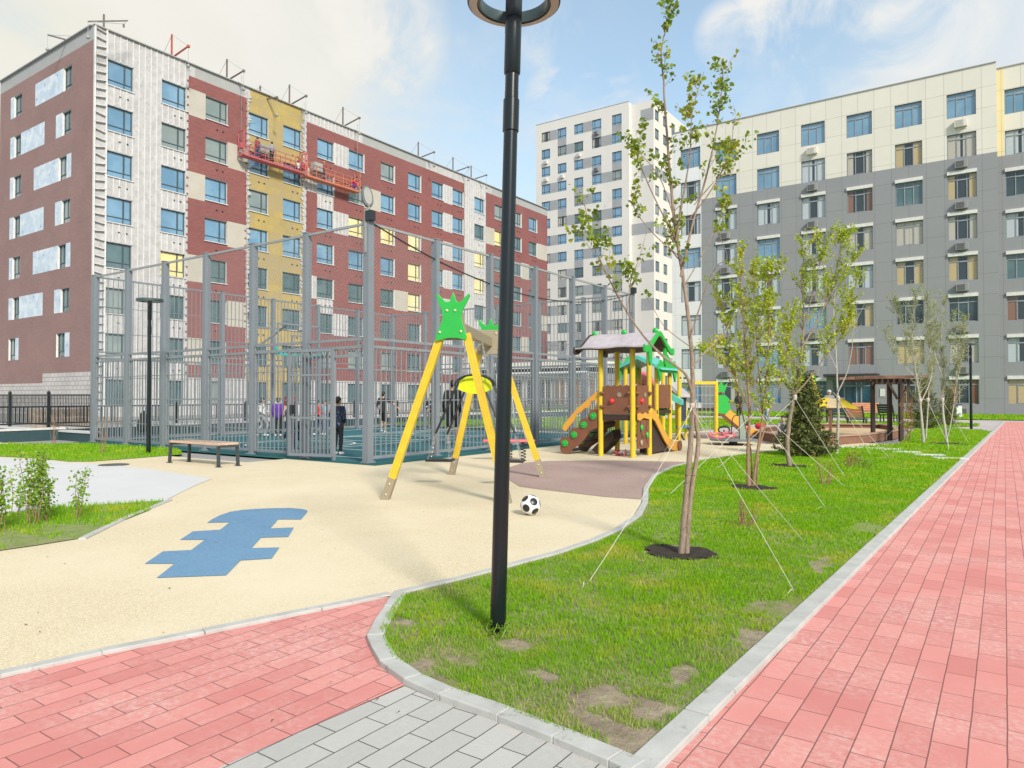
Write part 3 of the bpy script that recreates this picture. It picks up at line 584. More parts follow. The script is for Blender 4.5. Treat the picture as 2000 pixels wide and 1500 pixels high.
# ------------------------------------------------------------------ the white tower
XA, XB, YT = -68.0, -49.97, 105.3; XS = -46.03
tw = thing('tower_block', (XB, YT, 0), 'tall white sixteen-storey tower block with grey panels between its windows', 'building')
TR = [47.85-3.08*k for k in range(16)]; TC = [-66.8, -63.5, -60.2, -56.75, -53.0]; TWW, TH = 1.75, 1.75
gp_ = []
for k, z in enumerate(TR):
    a, b = z-TH, z
    seq = {0: 'ac', 1: 'bd', 2: 'c', 3: 'ad', 4: 'ac', 5: 'bd', 6: 'acde', 7: 'ac', 8: 'bd', 9: 'c', 10: 'a', 11: 'bd', 12: 'ac', 13: 'bd', 14: 'ac', 15: 'b'}[k]
    for ch in seq:
        i = 'abcd'.find(ch)
        if i >= 0: gp_.append((TC[i]+TWW, TC[i+1], a, b))
    for i, ks in enumerate(((), (0, 4, 8, 12), (3, 7, 11), (0, 2, 5, 9, 13), (0, 2, 4, 8, 12))):
        if k in ks and k < 15: gp_.append((TC[i], TC[i]+TWW, TR[k+1], a))
th = [(c, c+TWW, z-TH, z) for c in TC for z in TR]
facade(tw, 'wall', 'y', YT, XA, XB, 0, 49.5, th, lambda u, z: 1 if any(a < u < b and c < z < d for a, b, c, d in gp_) else 0, [M_TWHITE, M_TGREY, M_REVEAL], ub=[x for p in gp_ for x in p[:2]], zb=[x for p in gp_ for x in p[2:]], rev=1)
sq = [(TR[k]-1.9, TR[k]+.1) for k in (0, 3, 8, 10)]
facade(tw, 'recessed_wall', 'y', YT+.9, XB, XS, 0, 49.2, [], lambda u, z: 1 if (any(a < z < b for a, b in sq) and u > -48.3) or TR[6]-TH < z < TR[6]+.1 else 0, [M_TWHITE, M_TGREY], ub=[-48.3], zb=[x for s_ in sq for x in s_]+[TR[6]-TH, TR[6]+.1])
SC_ = [106.8, 110.1, 113.7, 117.2]; sw = 1.6
sh = [(c, c+sw, z-TH, z) for c in SC_ for z in TR]
sgp = [(SC_[k % 3]+sw, SC_[k % 3+1], TR[k]-TH, TR[k]) for k in range(3, 16)]
facade(tw, 'side_wall', 'x', XS, YT+.9, YT+20, 0, 49.2, sh, lambda u, z: 1 if any(a < u < b and c < z < d for a, b, c, d in sgp) else 0, [M_TWHITEX, M_TGREY], ub=[x for p in sgp for x in p[:2]], zb=[x for p in sgp for x in p[2:]], rev=0)
mb = MB(); mb.prism([(XA+.05, YT+.3), (XB-.1, YT+.3), (XB-.1, YT+1.2), (XS-.3, YT+1.2), (XS-.3, YT+20), (XA+.05, YT+20)], 0, 48.9); mb.box((XB-.2, YT+.45, 24.7), (.398, .88, 49.4)); mb.box((XB+.02, YT+.45, 24.7), (.03, .9, 49.4)); mb.build('roof', M_TWHITE, tw)
mb = MB(); mb.bar((XA, YT+.1, 49.52), (XB, YT+.1, 49.52), .3, .06); mb.cyl((-54, YT+4, 48.9), .5, 1.9, 10); mb.build('coping', M_PARA, tw)
rest = []
for i, c in enumerate(TC):
    for k, z in enumerate(TR):
        pm = P_SKY if k < 8 and random.random() < .75 else random.choice([P_GREYG, P_TEAL, P_CUR])
        window(tw, 'y', YT, c, z-TH, TWW, TH, 'T', M_FRAME_D, pm)
for k, z in enumerate(TR):
    for c in SC_:
        if k in (3, 4, 5, 6) and c < 117 and len(tw.children) < 106: window(tw, 'x', XS, c, z-TH, sw, TH, 'T', M_FRAME_D, random.choice([P_GREYG, P_TEAL]))
        else: rest.append((XS, c, z-TH, sw, TH, 'T', M_FRAME_D, P_TEAL, .14))
windows_rest(tw, 'x', rest)
def ac(root, x, y, z, light=False):
    m = MB(); m.box((x, y-.17, z), (.82, .34, .55)); m.box((x, y-.03, z-.34), (.7, .05, .1)); o = m.build('air_conditioner', M_ACL if light else M_ACD, root, bevel=.02)
    g = MB(); 
    for q in range(7): g.box((x-.08, y-.345, z-.2+q*.066), (.52, .012, .03))
    g.build('grille', M_DARK if not light else M_PARA, o)
M_ACD = mat('grey_air_conditioner', (.24, .245, .25), .5); M_ACL = mat('white_air_conditioner', (.62, .60, .54), .5)
for c, k in ((1, 2), (3, 0), (3, 2), (0, 1), (0, 2), (2, 1)): ac(tw, TC[c]+.9, YT, TR[k]-TH-.6, c != 3)

# ------------------------------------------------------------------ the grey and cream block (right)
YR = 63.0; rb = thing('residential_block', (-.3, YR, 0), 'long cream and grey panelled apartment block at the end of the red path', 'building')
RR = [24.32-3.1*k for k in range(8)]; RH = 1.85; RW = 1.87
RC = [-24.6, -21.3, -17.62, -13.95, -10.42, -6.93, -3.42]; RC2 = [.2, 3.6, 7.2]
ENT = (-12.3, -9.35, 0.02, 2.75)
holes = [(c, c+RW, z-RH, z) for c in RC for k, z in enumerate(RR) if not (k == 7 and c == -10.42)] + [(-11.6, -8.5, .02, 2.75)]
def reg3(u, z):
    if u < -22.66: return 2
    return 0 if z > 19.39 else 1
facade(rb, 'wall', 'y', YR, -25.5, -.27, 0, 26.03, holes, reg3, [M_CREAM, M_GREYF, M_WHITEF, M_FRAME_D], ub=[-22.66], zb=[19.39], rev=3)
h2 = [(c, c+RW, z-RH, z) for c in RC2 for z in RR]
facade(rb, 'recessed_wall', 'y', YR+1.4, -.27, 22, 0, 26.03, h2, lambda u, z: (3 if u < .15 else 0) if z > 19.39 else 1, [M_CREAM, M_GREYF, M_FRAME_D, M_CREAM_SUN], ub=[.15], zb=[19.39], rev=2)
mb = MB(); mb.add([(-.27, YR, 0), (-.27, YR+1.4, 0), (-.27, YR+1.4, 19.39), (-.27, YR, 19.39)], [(0, 1, 2, 3)], 1); mb.add([(-.27, YR, 19.39), (-.27, YR+1.4, 19.39), (-.27, YR+1.4, 26.03), (-.27, YR, 26.03)], [(0, 1, 2, 3)], 0); mb.build('return_wall', [M_CREAM_SUN, M_GREYF], rb)
mb = MB(); mb.prism([(-25.4, YR+.3), (-.5, YR+.3), (-.5, YR+1.8), (22, YR+1.8), (22, YR+16), (-25.4, YR+16)], 0, 25.6); mb.build('roof', M_ROOF, rb)
mb = MB(); mb.add([(-25.5, YR+.001, 0), (-25.5, YR+16, 0), (-25.5, YR+16, 26.03), (-25.5, YR+.001, 26.03)], [(3, 2, 1, 0)]); mb.build('end_wall', M_WHITEF, rb)
mb = MB(); mb.bar((-25.5, YR+.08, 26.06), (-.27, YR+.08, 26.06), .30, .06); mb.bar((-.27, YR+1.48, 26.06), (22, YR+1.48, 26.06), .30, .06); mb.build('coping', M_PARA, rb)
M_CAP = mat('white_shutter_box', (.60, .60, .58), .5)
for i, c in enumerate(RC+RC2):
    yy = YR if i < 7 else YR+1.4
    for k, z in enumerate(RR):
        if k == 7 and c == -10.42: continue
        if k == 0: pm = P_SKY
        elif i < 4 and k < 4: pm = random.choice([P_SKY, P_SKY, P_CURW])
        elif k == 1: pm = [P_CURW, P_CURW, P_SKY, P_SKY, P_CUR, P_CURY, P_CUR, P_CURW, P_SKY, P_SKY][i]
        else: pm = random.choice([P_CUR, P_CURW, P_CURB, P_CUR, P_DARKG, P_TEAL, P_CURY] if i > 3 else [P_CURW, P_CURW, P_TEAL, P_SKY, P_CUR])
        if i == 6 and k == 7: pm = P_CURB
        window(rb, 'y', yy, c, z-RH, RW, RH, 'B', M_FRAME_L, pm, depth=.13)
        if k >= 2 and i > 0:
            m = MB(); m.box((c+RW/2, yy-.05, z+.14), (RW+.04, .14, .26)); m.build('shutter_box', M_CAP, rb)
        if i in (6, 3, 1) and not (i == 1 and k < 1): ac(rb, c+.9, yy, z-RH-.55, k == 0 or (i == 1 and k == 1 and False))
# entrance with glass doors, canopy and notice
e = MB(); x0, x1 = -11.6, -8.5
e.box(((x0+x1)/2, YR+.16, 2.70), (x1-x0, .08, .1)); e.box(((x0+x1)/2, YR+.16, 2.2), (x1-x0, .08, .07)); e.box(((x0+x1)/2, YR+.16, .07), (x1-x0, .08, .1))
for q in (x0+.04, x0+.85, x0+1.75, x0+2.1, x1-.04): e.box((q, YR+.16, 1.4), (.09, .08, 2.5))
dd = e.build('entrance_door', M_FRAME_L, rb); e = MB(); e.box(((x0+x1)/2, YR+.19, 1.38), (x1-x0, .02, 2.7)); e.build('pane', P_DOOR, dd)
e = MB(); e.box((-10.1, YR-.75, 3.05), (3.9, 1.5, .2)); e.build('canopy', M_DARK, rb)
e = MB(); e.box((-7.95, YR-.03, 1.65), (.36, .04, .6)); e.build('notice', M_CAP, rb)
e = MB()
for k in range(7): e.box((-17.0, YR-.012, 5.05+k*.045), (.9, .025, .02))
e.build('grille', M_DARK, rb)

# ------------------------------------------------------------------ low pavilion behind the court
pv = thing('pavilion', (-40, 62, 0), 'low white pavilion with a dark glazed band behind the goal', 'building')
X0, X1, YP = -47.0, -32.5, 62.0
m = MB(); m.box(((X0+X1)/2, YP+3, 1.9), (X1-X0, 6, 3.8)); m.build('wall', M_TGREY, pv)
m = MB(); m.box(((X0+X1)/2, YP+2.7, 4.55), (X1-X0+.8, 7.2, .7)); m.build('roof', M_REVEAL, pv)
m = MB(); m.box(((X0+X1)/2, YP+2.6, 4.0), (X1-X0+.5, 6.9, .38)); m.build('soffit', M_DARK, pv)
for k in range(8):
    x = X0+.6+k*1.72; m = MB()
    for a, b in (((x, YP-.04, .5), (x, YP-.04, 3.1)), ((x+1.3, YP-.04, .5), (x+1.3, YP-.04, 3.1)), ((x+.65, YP-.04, .5), (x+.65, YP-.04, 3.1)), ((x, YP-.04, 3.1), (x+1.3, YP-.04, 3.1)), ((x, YP-.04, .5), (x+1.3, YP-.04, .5))): m.bar(a, b, .06, .06)
    o = m.build('window', M_REVEAL, pv); m = MB(); m.box((x+.65, YP-.012, 1.8), (1.3, .02, 2.6)); m.build('pane', random.choice([P_DARKG, P_CURB, P_TEAL]), o)

# ------------------------------------------------------------------ roof davits and suspended cradles
M_STEEL = mat('dull_steel', (.16, .14, .13), .6, .2); M_REDST = mat('red_steel', (.42, .08, .06), .6, .2); M_WIRE = mat('steel_wire', (.3, .3, .3), .5)
tips = [(368, 90, 1), (476, 138, 0), (541, 190, 0), (598, 187, 0), (702, 230, 0), (848, 297, 0), (915, 326, 0), (950, 342, 0)]
words = ['rusty red roof davit above the white wall section', 'dark roof davit above the first grey parapet', 'dark roof davit above the left half of the yellow insulation', 'dark roof davit above the right edge of the yellow insulation', 'roof davit above the battened white parapet', 'roof davit above the middle of the long brick section', 'thin roof davit just left of the white strip near the lamp pole', 'thin roof davit nearest the big black lamp post']
DAV = []
for (px, py, red), wd in zip(tips, words):
    t = onX(px, py, XL+1.3); DAV.append(t); r = thing('roof_davit', (XL-1, t.y, 26), wd, 'davit', 'davits along the roof of the unfinished building')
    mt = M_REDST if red else M_STEEL
    m = MB(); m.bar((XL-3, t.y, 26.1), (t.x, t.y, t.z), .09, .09); m.box((t.x, t.y, t.z-.02), (.17, .17, .17)); m.build('arm', mt, r)
    m = MB(); m.bar((XL-.9, t.y, 25.6), (XL-.9, t.y, t.z+1.5), .1, .1); m.box((XL-.9, t.y, 25.66), (.9, .9, .1)); m.build('mast', mt, r)
    m = MB(); m.tube([(XL-3, t.y, 26.1), (XL-.9, t.y, t.z+1.45), t], .015, 5); m.tube([t, (t.x, t.y, t.z-1.4)], .015, 5); m.ball((t.x, t.y, t.z-1.45), .13); m.build('cable', M_WIRE, r)
for px, py, wd in ((93, 68, 'davit overhanging the shaded gable wall far left'), (172, 42, 'davit on the roof corner beside the tall rod')):
    t = onY(px, py, YL-1.3); r = thing('roof_davit', (t.x, YL+1, 26), wd, 'davit', 'davits along the gable roof')
    m = MB(); m.bar((t.x-.3, YL+1.3, 26.3), t, .08, .08); m.build('arm', M_STEEL, r); m = MB(); m.bar((t.x, YL+.9, 25.6), (t.x, YL+.9, t.z+.8), .09, .09); m.build('mast', M_STEEL, r)
    m = MB(); m.tube([(t.x-.3, YL+1.3, 26.3), (t.x, YL+.9, t.z+.8), t, (t.x, t.y, t.z-1)], .015, 5); m.ball((t.x, t.y, t.z-1), .12); m.build('cable', M_WIRE, r)
rod = onX(203, 28, XL-.1); m = MB(); m.bar((rod.x, rod.y, 25.9), rod, .1, .1); tag(m.build('roof_rod', M_STEEL), 'tall thin dark rod standing on the roof corner of the unfinished building', 'rod')
def cradle(pa, pb, mt, lab, cables):
    a = onX(*pa, XL+1.05); b = onX(*pb, XL+1.05); z = (a.z+b.z)/2; y0, y1 = a.y, b.y; r = thing('suspended_cradle', (XL+.7, y0, z), lab, 'cradle', 'suspended work cradles'); xa, xb = XL+.35, XL+1.05
    m = MB(); m.box(((xa+xb)/2, (y0+y1)/2, z+.05), (xb-xa, y1-y0, .14)); m.build('floor', mt, r)
    m = MB(); n = max(3, round((y1-y0)/1.0))
    for x in (xa, xb):
        for h in (.45, .8, 1.15) if x == xb else (.5, 1.0): m.bar((x, y0, z+h), (x, y1, z+h), .04, .04)
        for k in range(n+1): y = y0+(y1-y0)*k/n; m.bar((x, y, z+.1), (x, y, z+1.15), .045, .045)
        if x == xb:
            for k in range(n): ya, yb = y0+(y1-y0)*k/n, y0+(y1-y0)*(k+1)/n; m.bar((x, ya, z+.1), (x, yb, z+.45), .025, .025)
    m.build('railing', mt, r)
    for y in (y0, y1):
        m = MB(); m.bar((xa, y, z), (xa, y, z+1.9), .07, .07); m.bar((xb, y, z), (xb, y, z+1.9), .07, .07); m.bar((xa, y, z+1.9), (xb, y, z+1.9), .07, .07); m.box(((xa+xb)/2, y, z+.75), (.34, .3, .4)); m.build('hoist_frame', mt, r)
        if cables: m = MB(); m.tube([((xa+xb)/2, y, z+1.9), ((xa+xb)/2, y, 26.4)], .012, 5); m.build('cable', M_WIRE, r)
    return r, y0, y1, z
M_PINK = mat('faded_red_cradle_paint', (.42, .10, .11), .55, .2); M_ORAN = mat('orange_cradle_paint', (.50, .16, .09), .6, .2)
CR1 = cradle((476, 303), (596, 338), M_PINK, 'faded red suspended cradle in front of the yellow insulation', True)
CR2 = cradle((600, 346), (703, 373), M_ORAN, 'orange suspended cradle in front of the brick wall', True)
bx = MB(); bx.box((XL+.7, CR1[1]+2.0, CR1[3]+1.0), (.5, .8, .7)); tag(bx.build('toolbox', mat('grey_toolbox', (.24, .30, .29), .5)), 'grey-green box standing in the faded red cradle', 'box')
bx = MB(); bx.box((XL+.7, CR2[1]+1.3, CR2[3]+1.1), (.5, .9, .75)); tag(bx.build('toolbox', mat('grey_toolbox2', (.30, .33, .32), .5)), 'pale grey box standing in the orange cradle', 'box')
# ------------------------------------------------------------------ sports fence
M_FENCE = mat('blue_grey_fence_paint', (.175, .20, .23), .45, .05, 2, dirt=('#5f6468', 14, .68))
M_FBAR = mat('light_grey_fence_bar', (.20, .22, .24), .45)
M_BLACKP = mat('black_powder_coat', (.018, .022, .024), .35)
FX0, FX1, FY0, FY1, FH = -22.4, -10.77, 10.3, 22.9, 5.0
def net(mb, a, b, z0, z1, st=.085, r=.0019):         # chain-link: crossed wires in the plane a-b
    a, b = Vector(a), Vector(b); Lh = (b-a).length; d = (b-a)/Lh; hh = z1-z0; n = int((Lh+hh)/st)
    for s_ in (1, -1):
        for k in range(n+1):
            t = k*st; u0, v0 = (t, 0) if t <= Lh else (Lh, t-Lh); u1, v1 = (t-hh, hh) if t >= hh else (0, t)
            if s_ < 0: u0, u1 = Lh-u0, Lh-u1
            p = a + d*u0; q = a + d*u1; p = Vector((p.x, p.y, z0+v0)); q = Vector((q.x, q.y, z0+v1))
            w = Vector((-d.y, d.x, 0))*r; up = (q-p).normalized().cross(w).normalized()*r
            mb.add([p-up, p+up, q+up, q-up], [(0, 1, 2, 3)])
M_NET = mat('galvanised_chain_link', (.26, .28, .29), .5)
def side(p0, p1, nb, label, near, gate=None, name='sports_fence', skip0=False, skip1=False):
    p0, p1 = Vector((*p0, 0)), Vector((*p1, 0)); d = (p1-p0).normalized(); Lt = (p1-p0).length; rz = math.atan2(d.y, d.x)
    r = thing(name, p0, label, 'fence', 'fence sides around the sports court'); nrm = Vector((-d.y, d.x, 0))
    for k in range(nb+1):
        if (k == 0 and skip0) or (k == nb and skip1): continue
        c = p0 + d*(Lt*k/nb); corner = k in (0, nb); w = .16 if corner else .115
        m = MB(); m.box((c.x, c.y, FH/2), (w, .16, FH), rz); m.box((c.x, c.y, FH+.012), (w+.02, .18, .024), rz); m.box((c.x, c.y, .035), (.2, .24, .03), rz)
        for z in (.9, 2.1, 3.3, 4.3): q = c - nrm*.083*(1 if near else -1); m.box((q.x, q.y, z), (.03, .012, .03), rz)
        m.build('post', M_FENCE, r)
    for k in range(nb):
        a = p0 + d*(Lt*k/nb+.06); b = p0 + d*(Lt*(k+1)/nb-.06); isg = gate == k; zb_ = 2.58
        m = MB()
        def rail(z, w=.045, h=.06, A=a, B=b): m.bar((A.x, A.y, z), (B.x, B.y, z), w, h)
        lo = [zb_, zb_-.16] if near else [zb_-.06]
        if not isg:
            rail(.12); rail(.62, .012, .02); rail(1.3, .012, .02) ; rail(1.95, .012, .02)
        for z in lo: rail(z)
        for A in (a+d*.03, b-d*.03): m.bar((A.x, A.y, .1 if not isg else 2.4), (A.x, A.y, zb_), .04, .04)
        n = max(1, round((b-a).length/.155))
        x_open = None
        if isg: gx0 = a + d*((b-a).length*.46)
        for q in range(1, n):
            c = a.lerp(b, q/n)
            if isg and (c-a).length > (b-a).length*.46: m.bar((c.x, c.y, 2.24), (c.x, c.y, 2.42), .018, .018)
            else: m.bar((c.x, c.y, .12), (c.x, c.y, lo[-1]), .02, .02)
        if isg: rail(.12, A=a, B=gx0); rail(1.3, .012, .02, a, gx0); rail(.62, .012, .02, a, gx0); rail(2.24); m.bar((gx0.x, gx0.y, .02), (gx0.x, gx0.y, 2.42), .06, .06)
        m.build('bar_panel', M_FBAR if near else M_FENCE, r)
        m = MB(); rail2 = lambda z, w=.04, h=.05: m.bar((a.x, a.y, z), (b.x, b.y, z), w, h)
        rail2(FH-.03)
        if near: net(m, a, b, zb_+.03, FH-.05); m.build('net_panel', M_NET, r)
        else:
            rail2(zb_+.14, .03, .04); rail2(3.3, .012, .02); rail2(4.1, .012, .02); n2 = max(1, round((b-a).length/.15))
            for q in range(n2+1): c = a.lerp(b, q/n2); m.bar((c.x, c.y, zb_+.14), (c.x, c.y, FH-.03), .018, .018)
            m.build('upper_bar_panel', M_FENCE, r)
        if isg:
            gl = MB(); h0 = gx0 - nrm*.05; gd = (Matrix.Rotation(R(-167), 3, 'Z') @ d); gw = 1.12; g1 = h0 + gd*gw
            for z in (.12, 2.38): gl.bar((h0.x, h0.y, z), (g1.x, g1.y, z), .05, .06)
            for z in (.92, 1.85): gl.bar((h0.x, h0.y, z), (g1.x, g1.y, z), .025, .04)
            for A in (h0, g1): gl.bar((A.x, A.y, .09), (A.x, A.y, 2.41), .055, .055)
            for q in range(1, 11): c = h0.lerp(g1, q/11); gl.bar((c.x, c.y, .12), (c.x, c.y, 2.38), .022, .022)
            go = gl.build('gate', M_FENCE, r); h_ = MB(); c = h0.lerp(g1, .93); h_.box((c.x, c.y, 1.1), (.08, .09, .2)); h_.build('handle', M_BLACKP, go)
    return r
side((FX0, FY0), (FX1, FY0), 6, 'tall blue-grey fence side with the open gate, facing the bench', True, gate=5)
side((FX1, FY0), (FX1, FY1), 6, 'tall blue-grey fence side running behind the yellow swing towards the play tower', True, skip0=True)
side((FX0, FY1), (FX0, FY0), 6, 'barred far-left fence side of the court, behind the basketball hoop', False, skip1=True)
side((FX1, FY1), (FX0, FY1), 6, 'barred back fence side of the court, behind the white goal', False, skip0=True, skip1=True)
# flood lights on the corner posts and the cable between them
M_FLOOD = mat('flood_light_grey', (.10, .11, .11), .5); M_LENS = mat('lamp_lens', (.30, .30, .28), .25)
def flood(loc, lab, dirv, tilt):
    x, y = loc; r = thing('flood_light', (x, y, FH), lab, 'flood light')
    m = MB(); m.box((x, y, FH-.2), (.05, .2, .9)); m.box((x, y, FH+.22), (.05, .05, .3)); m.build('bracket', M_LENS, r)
    dv = Vector((*dirv, 0)).normalized(); up = (dv*math.sin(tilt)+Vector((0,0,1))*math.cos(tilt)); sx = dv.cross(Vector((0,0,1))).normalized()
    def lens(w, h): return [(w*math.cos(q*math.pi/10), h*.5+ (h*.5)*math.copysign(abs(math.sin(q*math.pi/10))**.7, math.sin(q*math.pi/10))) for q in range(20)]
    o = Vector((x, y, FH+.30)); m = MB(); m.slab(lens(.12, .50), o, sx, up, .07); m.build('housing', M_FLOOD, r, bevel=.01)
    nn = sx.cross(up).normalized(); side_ = 1 if nn.dot(-FW) > 0 else -1
    m = MB(); m.slab(lens(.085, .40), o+up*.05+nn*.038*side_, sx, up, .01); m.build('lens', M_LENS, r)
    m = MB(); m.box((x+.1, y-.05, FH+.1), (.16, .14, .2)); m.build('junction_box', M_BLACKP, r)
flood((FX1, FY0), 'flood light on the near corner post of the sports fence', (-.8, .3), R(18))
flood((FX1, FY1), 'flood light on the far corner post of the sports fence', (.6, .3), R(30))
P = [Vector((FX1+.03, FY0+.1+(FY1-FY0-.2)*t, FH-.02 - 1.5*4*t*(1-t)*.55)) for t in [k/28 for k in range(29)]]
m = MB(); m.tube(P, .016, 6); tag(m.build('cable', M_BLACKP, smooth=True), 'black cable sagging between the two flood-lit corner posts of the fence', 'cable')

# ------------------------------------------------------------------ basketball hoop, goal, spectators' wall
M_TEALP = mat('teal_padding', (.03, .40, .36), .5); M_REDP = mat('red_rim_paint', (.62, .05, .04), .4); M_WHITEP = mat('white_paint', (.70, .70, .70), .4); M_GLASSB = mat('clear_backboard', (.30, .38, .40), .1)
hb = thing('basketball_hoop', (-21.9, 16.6, 0), 'grey framed basketball backboard with teal padding and red rim', 'basketball hoop')
bx_, by_ = -20.9, 16.6
m = MB(); 
for y in (by_-1.1, by_+1.1):
    m = MB(); m.bar((-22.3, y, 3.0), (bx_-.06, y*.45+by_*.55, 3.0), .06, .06); m.bar((-22.3, y, 3.9), (bx_-.06, y*.45+by_*.55, 3.75), .06, .06); m.bar((-22.3, y, 2.95), (bx_-.06, y*.45+by_*.55, 3.9), .05, .05); m.build('bracket', M_FENCE, hb)
m = MB(); 
for a, b in (((-.9, 2.9), (.9, 2.9)), ((-.9, 3.95), (.9, 3.95)), ((-.9, 2.9), (-.9, 3.95)), ((.9, 2.9), (.9, 3.95)), ((-.3, 3.1), (.3, 3.1)), ((-.3, 3.55), (.3, 3.55)), ((-.3, 3.1), (-.3, 3.55)), ((.3, 3.1), (.3, 3.55))): m.bar((bx_, by_+a[0], a[1]), (bx_, by_+b[0], b[1]), .05, .05)
m.build('board_frame', M_FBAR, hb)
m = MB(); m.bar((bx_, by_-.95, 2.87), (bx_, by_+.95, 2.87), .09, .09); m.bar((bx_, by_-.95, 2.87), (bx_, by_-.95, 3.1), .09, .09); m.bar((bx_, by_+.95, 2.87), (bx_, by_+.95, 3.1), .09, .09); m.build('padding', M_TEALP, hb)
m = MB(); m.tube([(bx_+.15+.23+.23*math.cos(q*math.pi/10), by_+.23*math.sin(q*math.pi/10), 3.05) for q in range(21)], .012, 6); m.bar((bx_, by_, 3.05), (bx_+.16, by_, 3.05), .12, .03); m.build('rim', M_REDP, hb)
m = MB()
for q in range(12):
    a, b = q*math.pi/6, (q+.5)*math.pi/6; m.tube([(bx_+.38+.23*math.cos(a), by_+.23*math.sin(a), 3.04), (bx_+.38+.16*math.cos(b), by_+.16*math.sin(b), 2.8), (bx_+.38+.13*math.cos(a), by_+.13*math.sin(a), 2.62)], .004, 4)
m.build('net', M_WHITEP, hb)
gl = thing('football_goal', (-12.4, 21.5, 0), 'white tubular goal with a dense net at the far end of the court', 'goal')
gx0, gx1, gy = -15.4, -11.6, 21.2
m = MB(); 
for x in (gx0, gx1): m.tube([(x, gy, .02), (x, gy, 2.2)], .045, 8); m.tube([(x, gy, 2.2), (x, gy+.8, 2.2), (x, gy+1.2, .05)], .025, 6); m.tube([(x, gy, .05), (x, gy+1.2, .05)], .025, 6)
m.tube([(gx0, gy, 2.2), (gx1, gy, 2.2)], .045, 8); m.tube([(gx0, gy+.8, 2.2), (gx1, gy+.8, 2.2)], .025, 6); m.tube([(gx0, gy+1.2, .05), (gx1, gy+1.2, .05)], .03, 6); m.build('frame', M_WHITEP, gl, smooth=True)
m = MB(); net(m, (gx0, gy+1.05, 0), (gx1, gy+1.05, 0), .05, 2.2, .12, .004)
for x in (gx0, gx1): net(m, (x, gy, 0), (x, gy+1.05, 0), .05, 2.2, .12, .004)
m.build('net', M_WHITEP, gl)
M_PLINTH = mat('dark_teal_plinth', (.03, .065, .075), .5); M_COPE = mat('pale_coping', (.55, .55, .54), .7)
def railing(name, a, b, zc, zt, lab, sp=.11, post=2.4, z0=-.05):
    a, b = Vector((*a, 0)), Vector((*b, 0)); d = (b-a).normalized(); Lr = (b-a).length; r = thing(name, a, lab, 'fence')
    m = MB(); m.bar((a.x, a.y, (z0+zc-.06)/2), (b.x, b.y, (z0+zc-.06)/2), .3, zc-.06-z0, up=(0, 0, 1)); m.build('plinth', M_PLINTH, r)
    m = MB(); m.bar((a.x, a.y, zc-.03), (b.x, b.y, zc-.03), .36, .06); m.build('coping', M_COPE, r)
    m = MB(); m.bar((a.x, a.y, zt), (b.x, b.y, zt), .045, .045); m.bar((a.x, a.y, zc+.14), (b.x, b.y, zc+.14), .04, .04)
    n = int(Lr/sp)
    for k in range(n+1): c = a+d*(Lr*k/n); m.bar((c.x, c.y, zc+.12), (c.x, c.y, zt), .016, .016)
    m.build('balustrade', M_BLACKP, r); k = .2
    while k < Lr:
        c = a+d*k; m = MB(); m.box((c.x, c.y, (zc+zt)/2+.04), (.09, .09, zt-zc+.08)); m.ball((c.x, c.y, zt+.1), .05); m.build('post', M_BLACKP, r); k += post
    return r
railing('railing', (-22.9, 10.6), (-42, 10.6), .30, 1.42, 'black metal railing on a dark plinth at the far left, beside the strip of grass', post=3.1)
railing('railing', (-25.2, 8.5), (-25.2, 44), .38, 1.05, 'low black railing on a pale-topped plinth behind the far side of the court', post=2.9)
m = MB(); m.box((-34, 15, .2), (3, 2, .5), .2); m.box((-31, 13.4, .1), (2, 1, .3), -.3); m.box((-38, 16, .35), (1.2, 3, .8), .5); tag(m.build('rubble_heap', mat('construction_rubble', (.33, .26, .21), .95, .4, 3, bump=1, bsc=6)), 'heap of broken concrete and boards beyond the black railing on the far left', 'rubble')

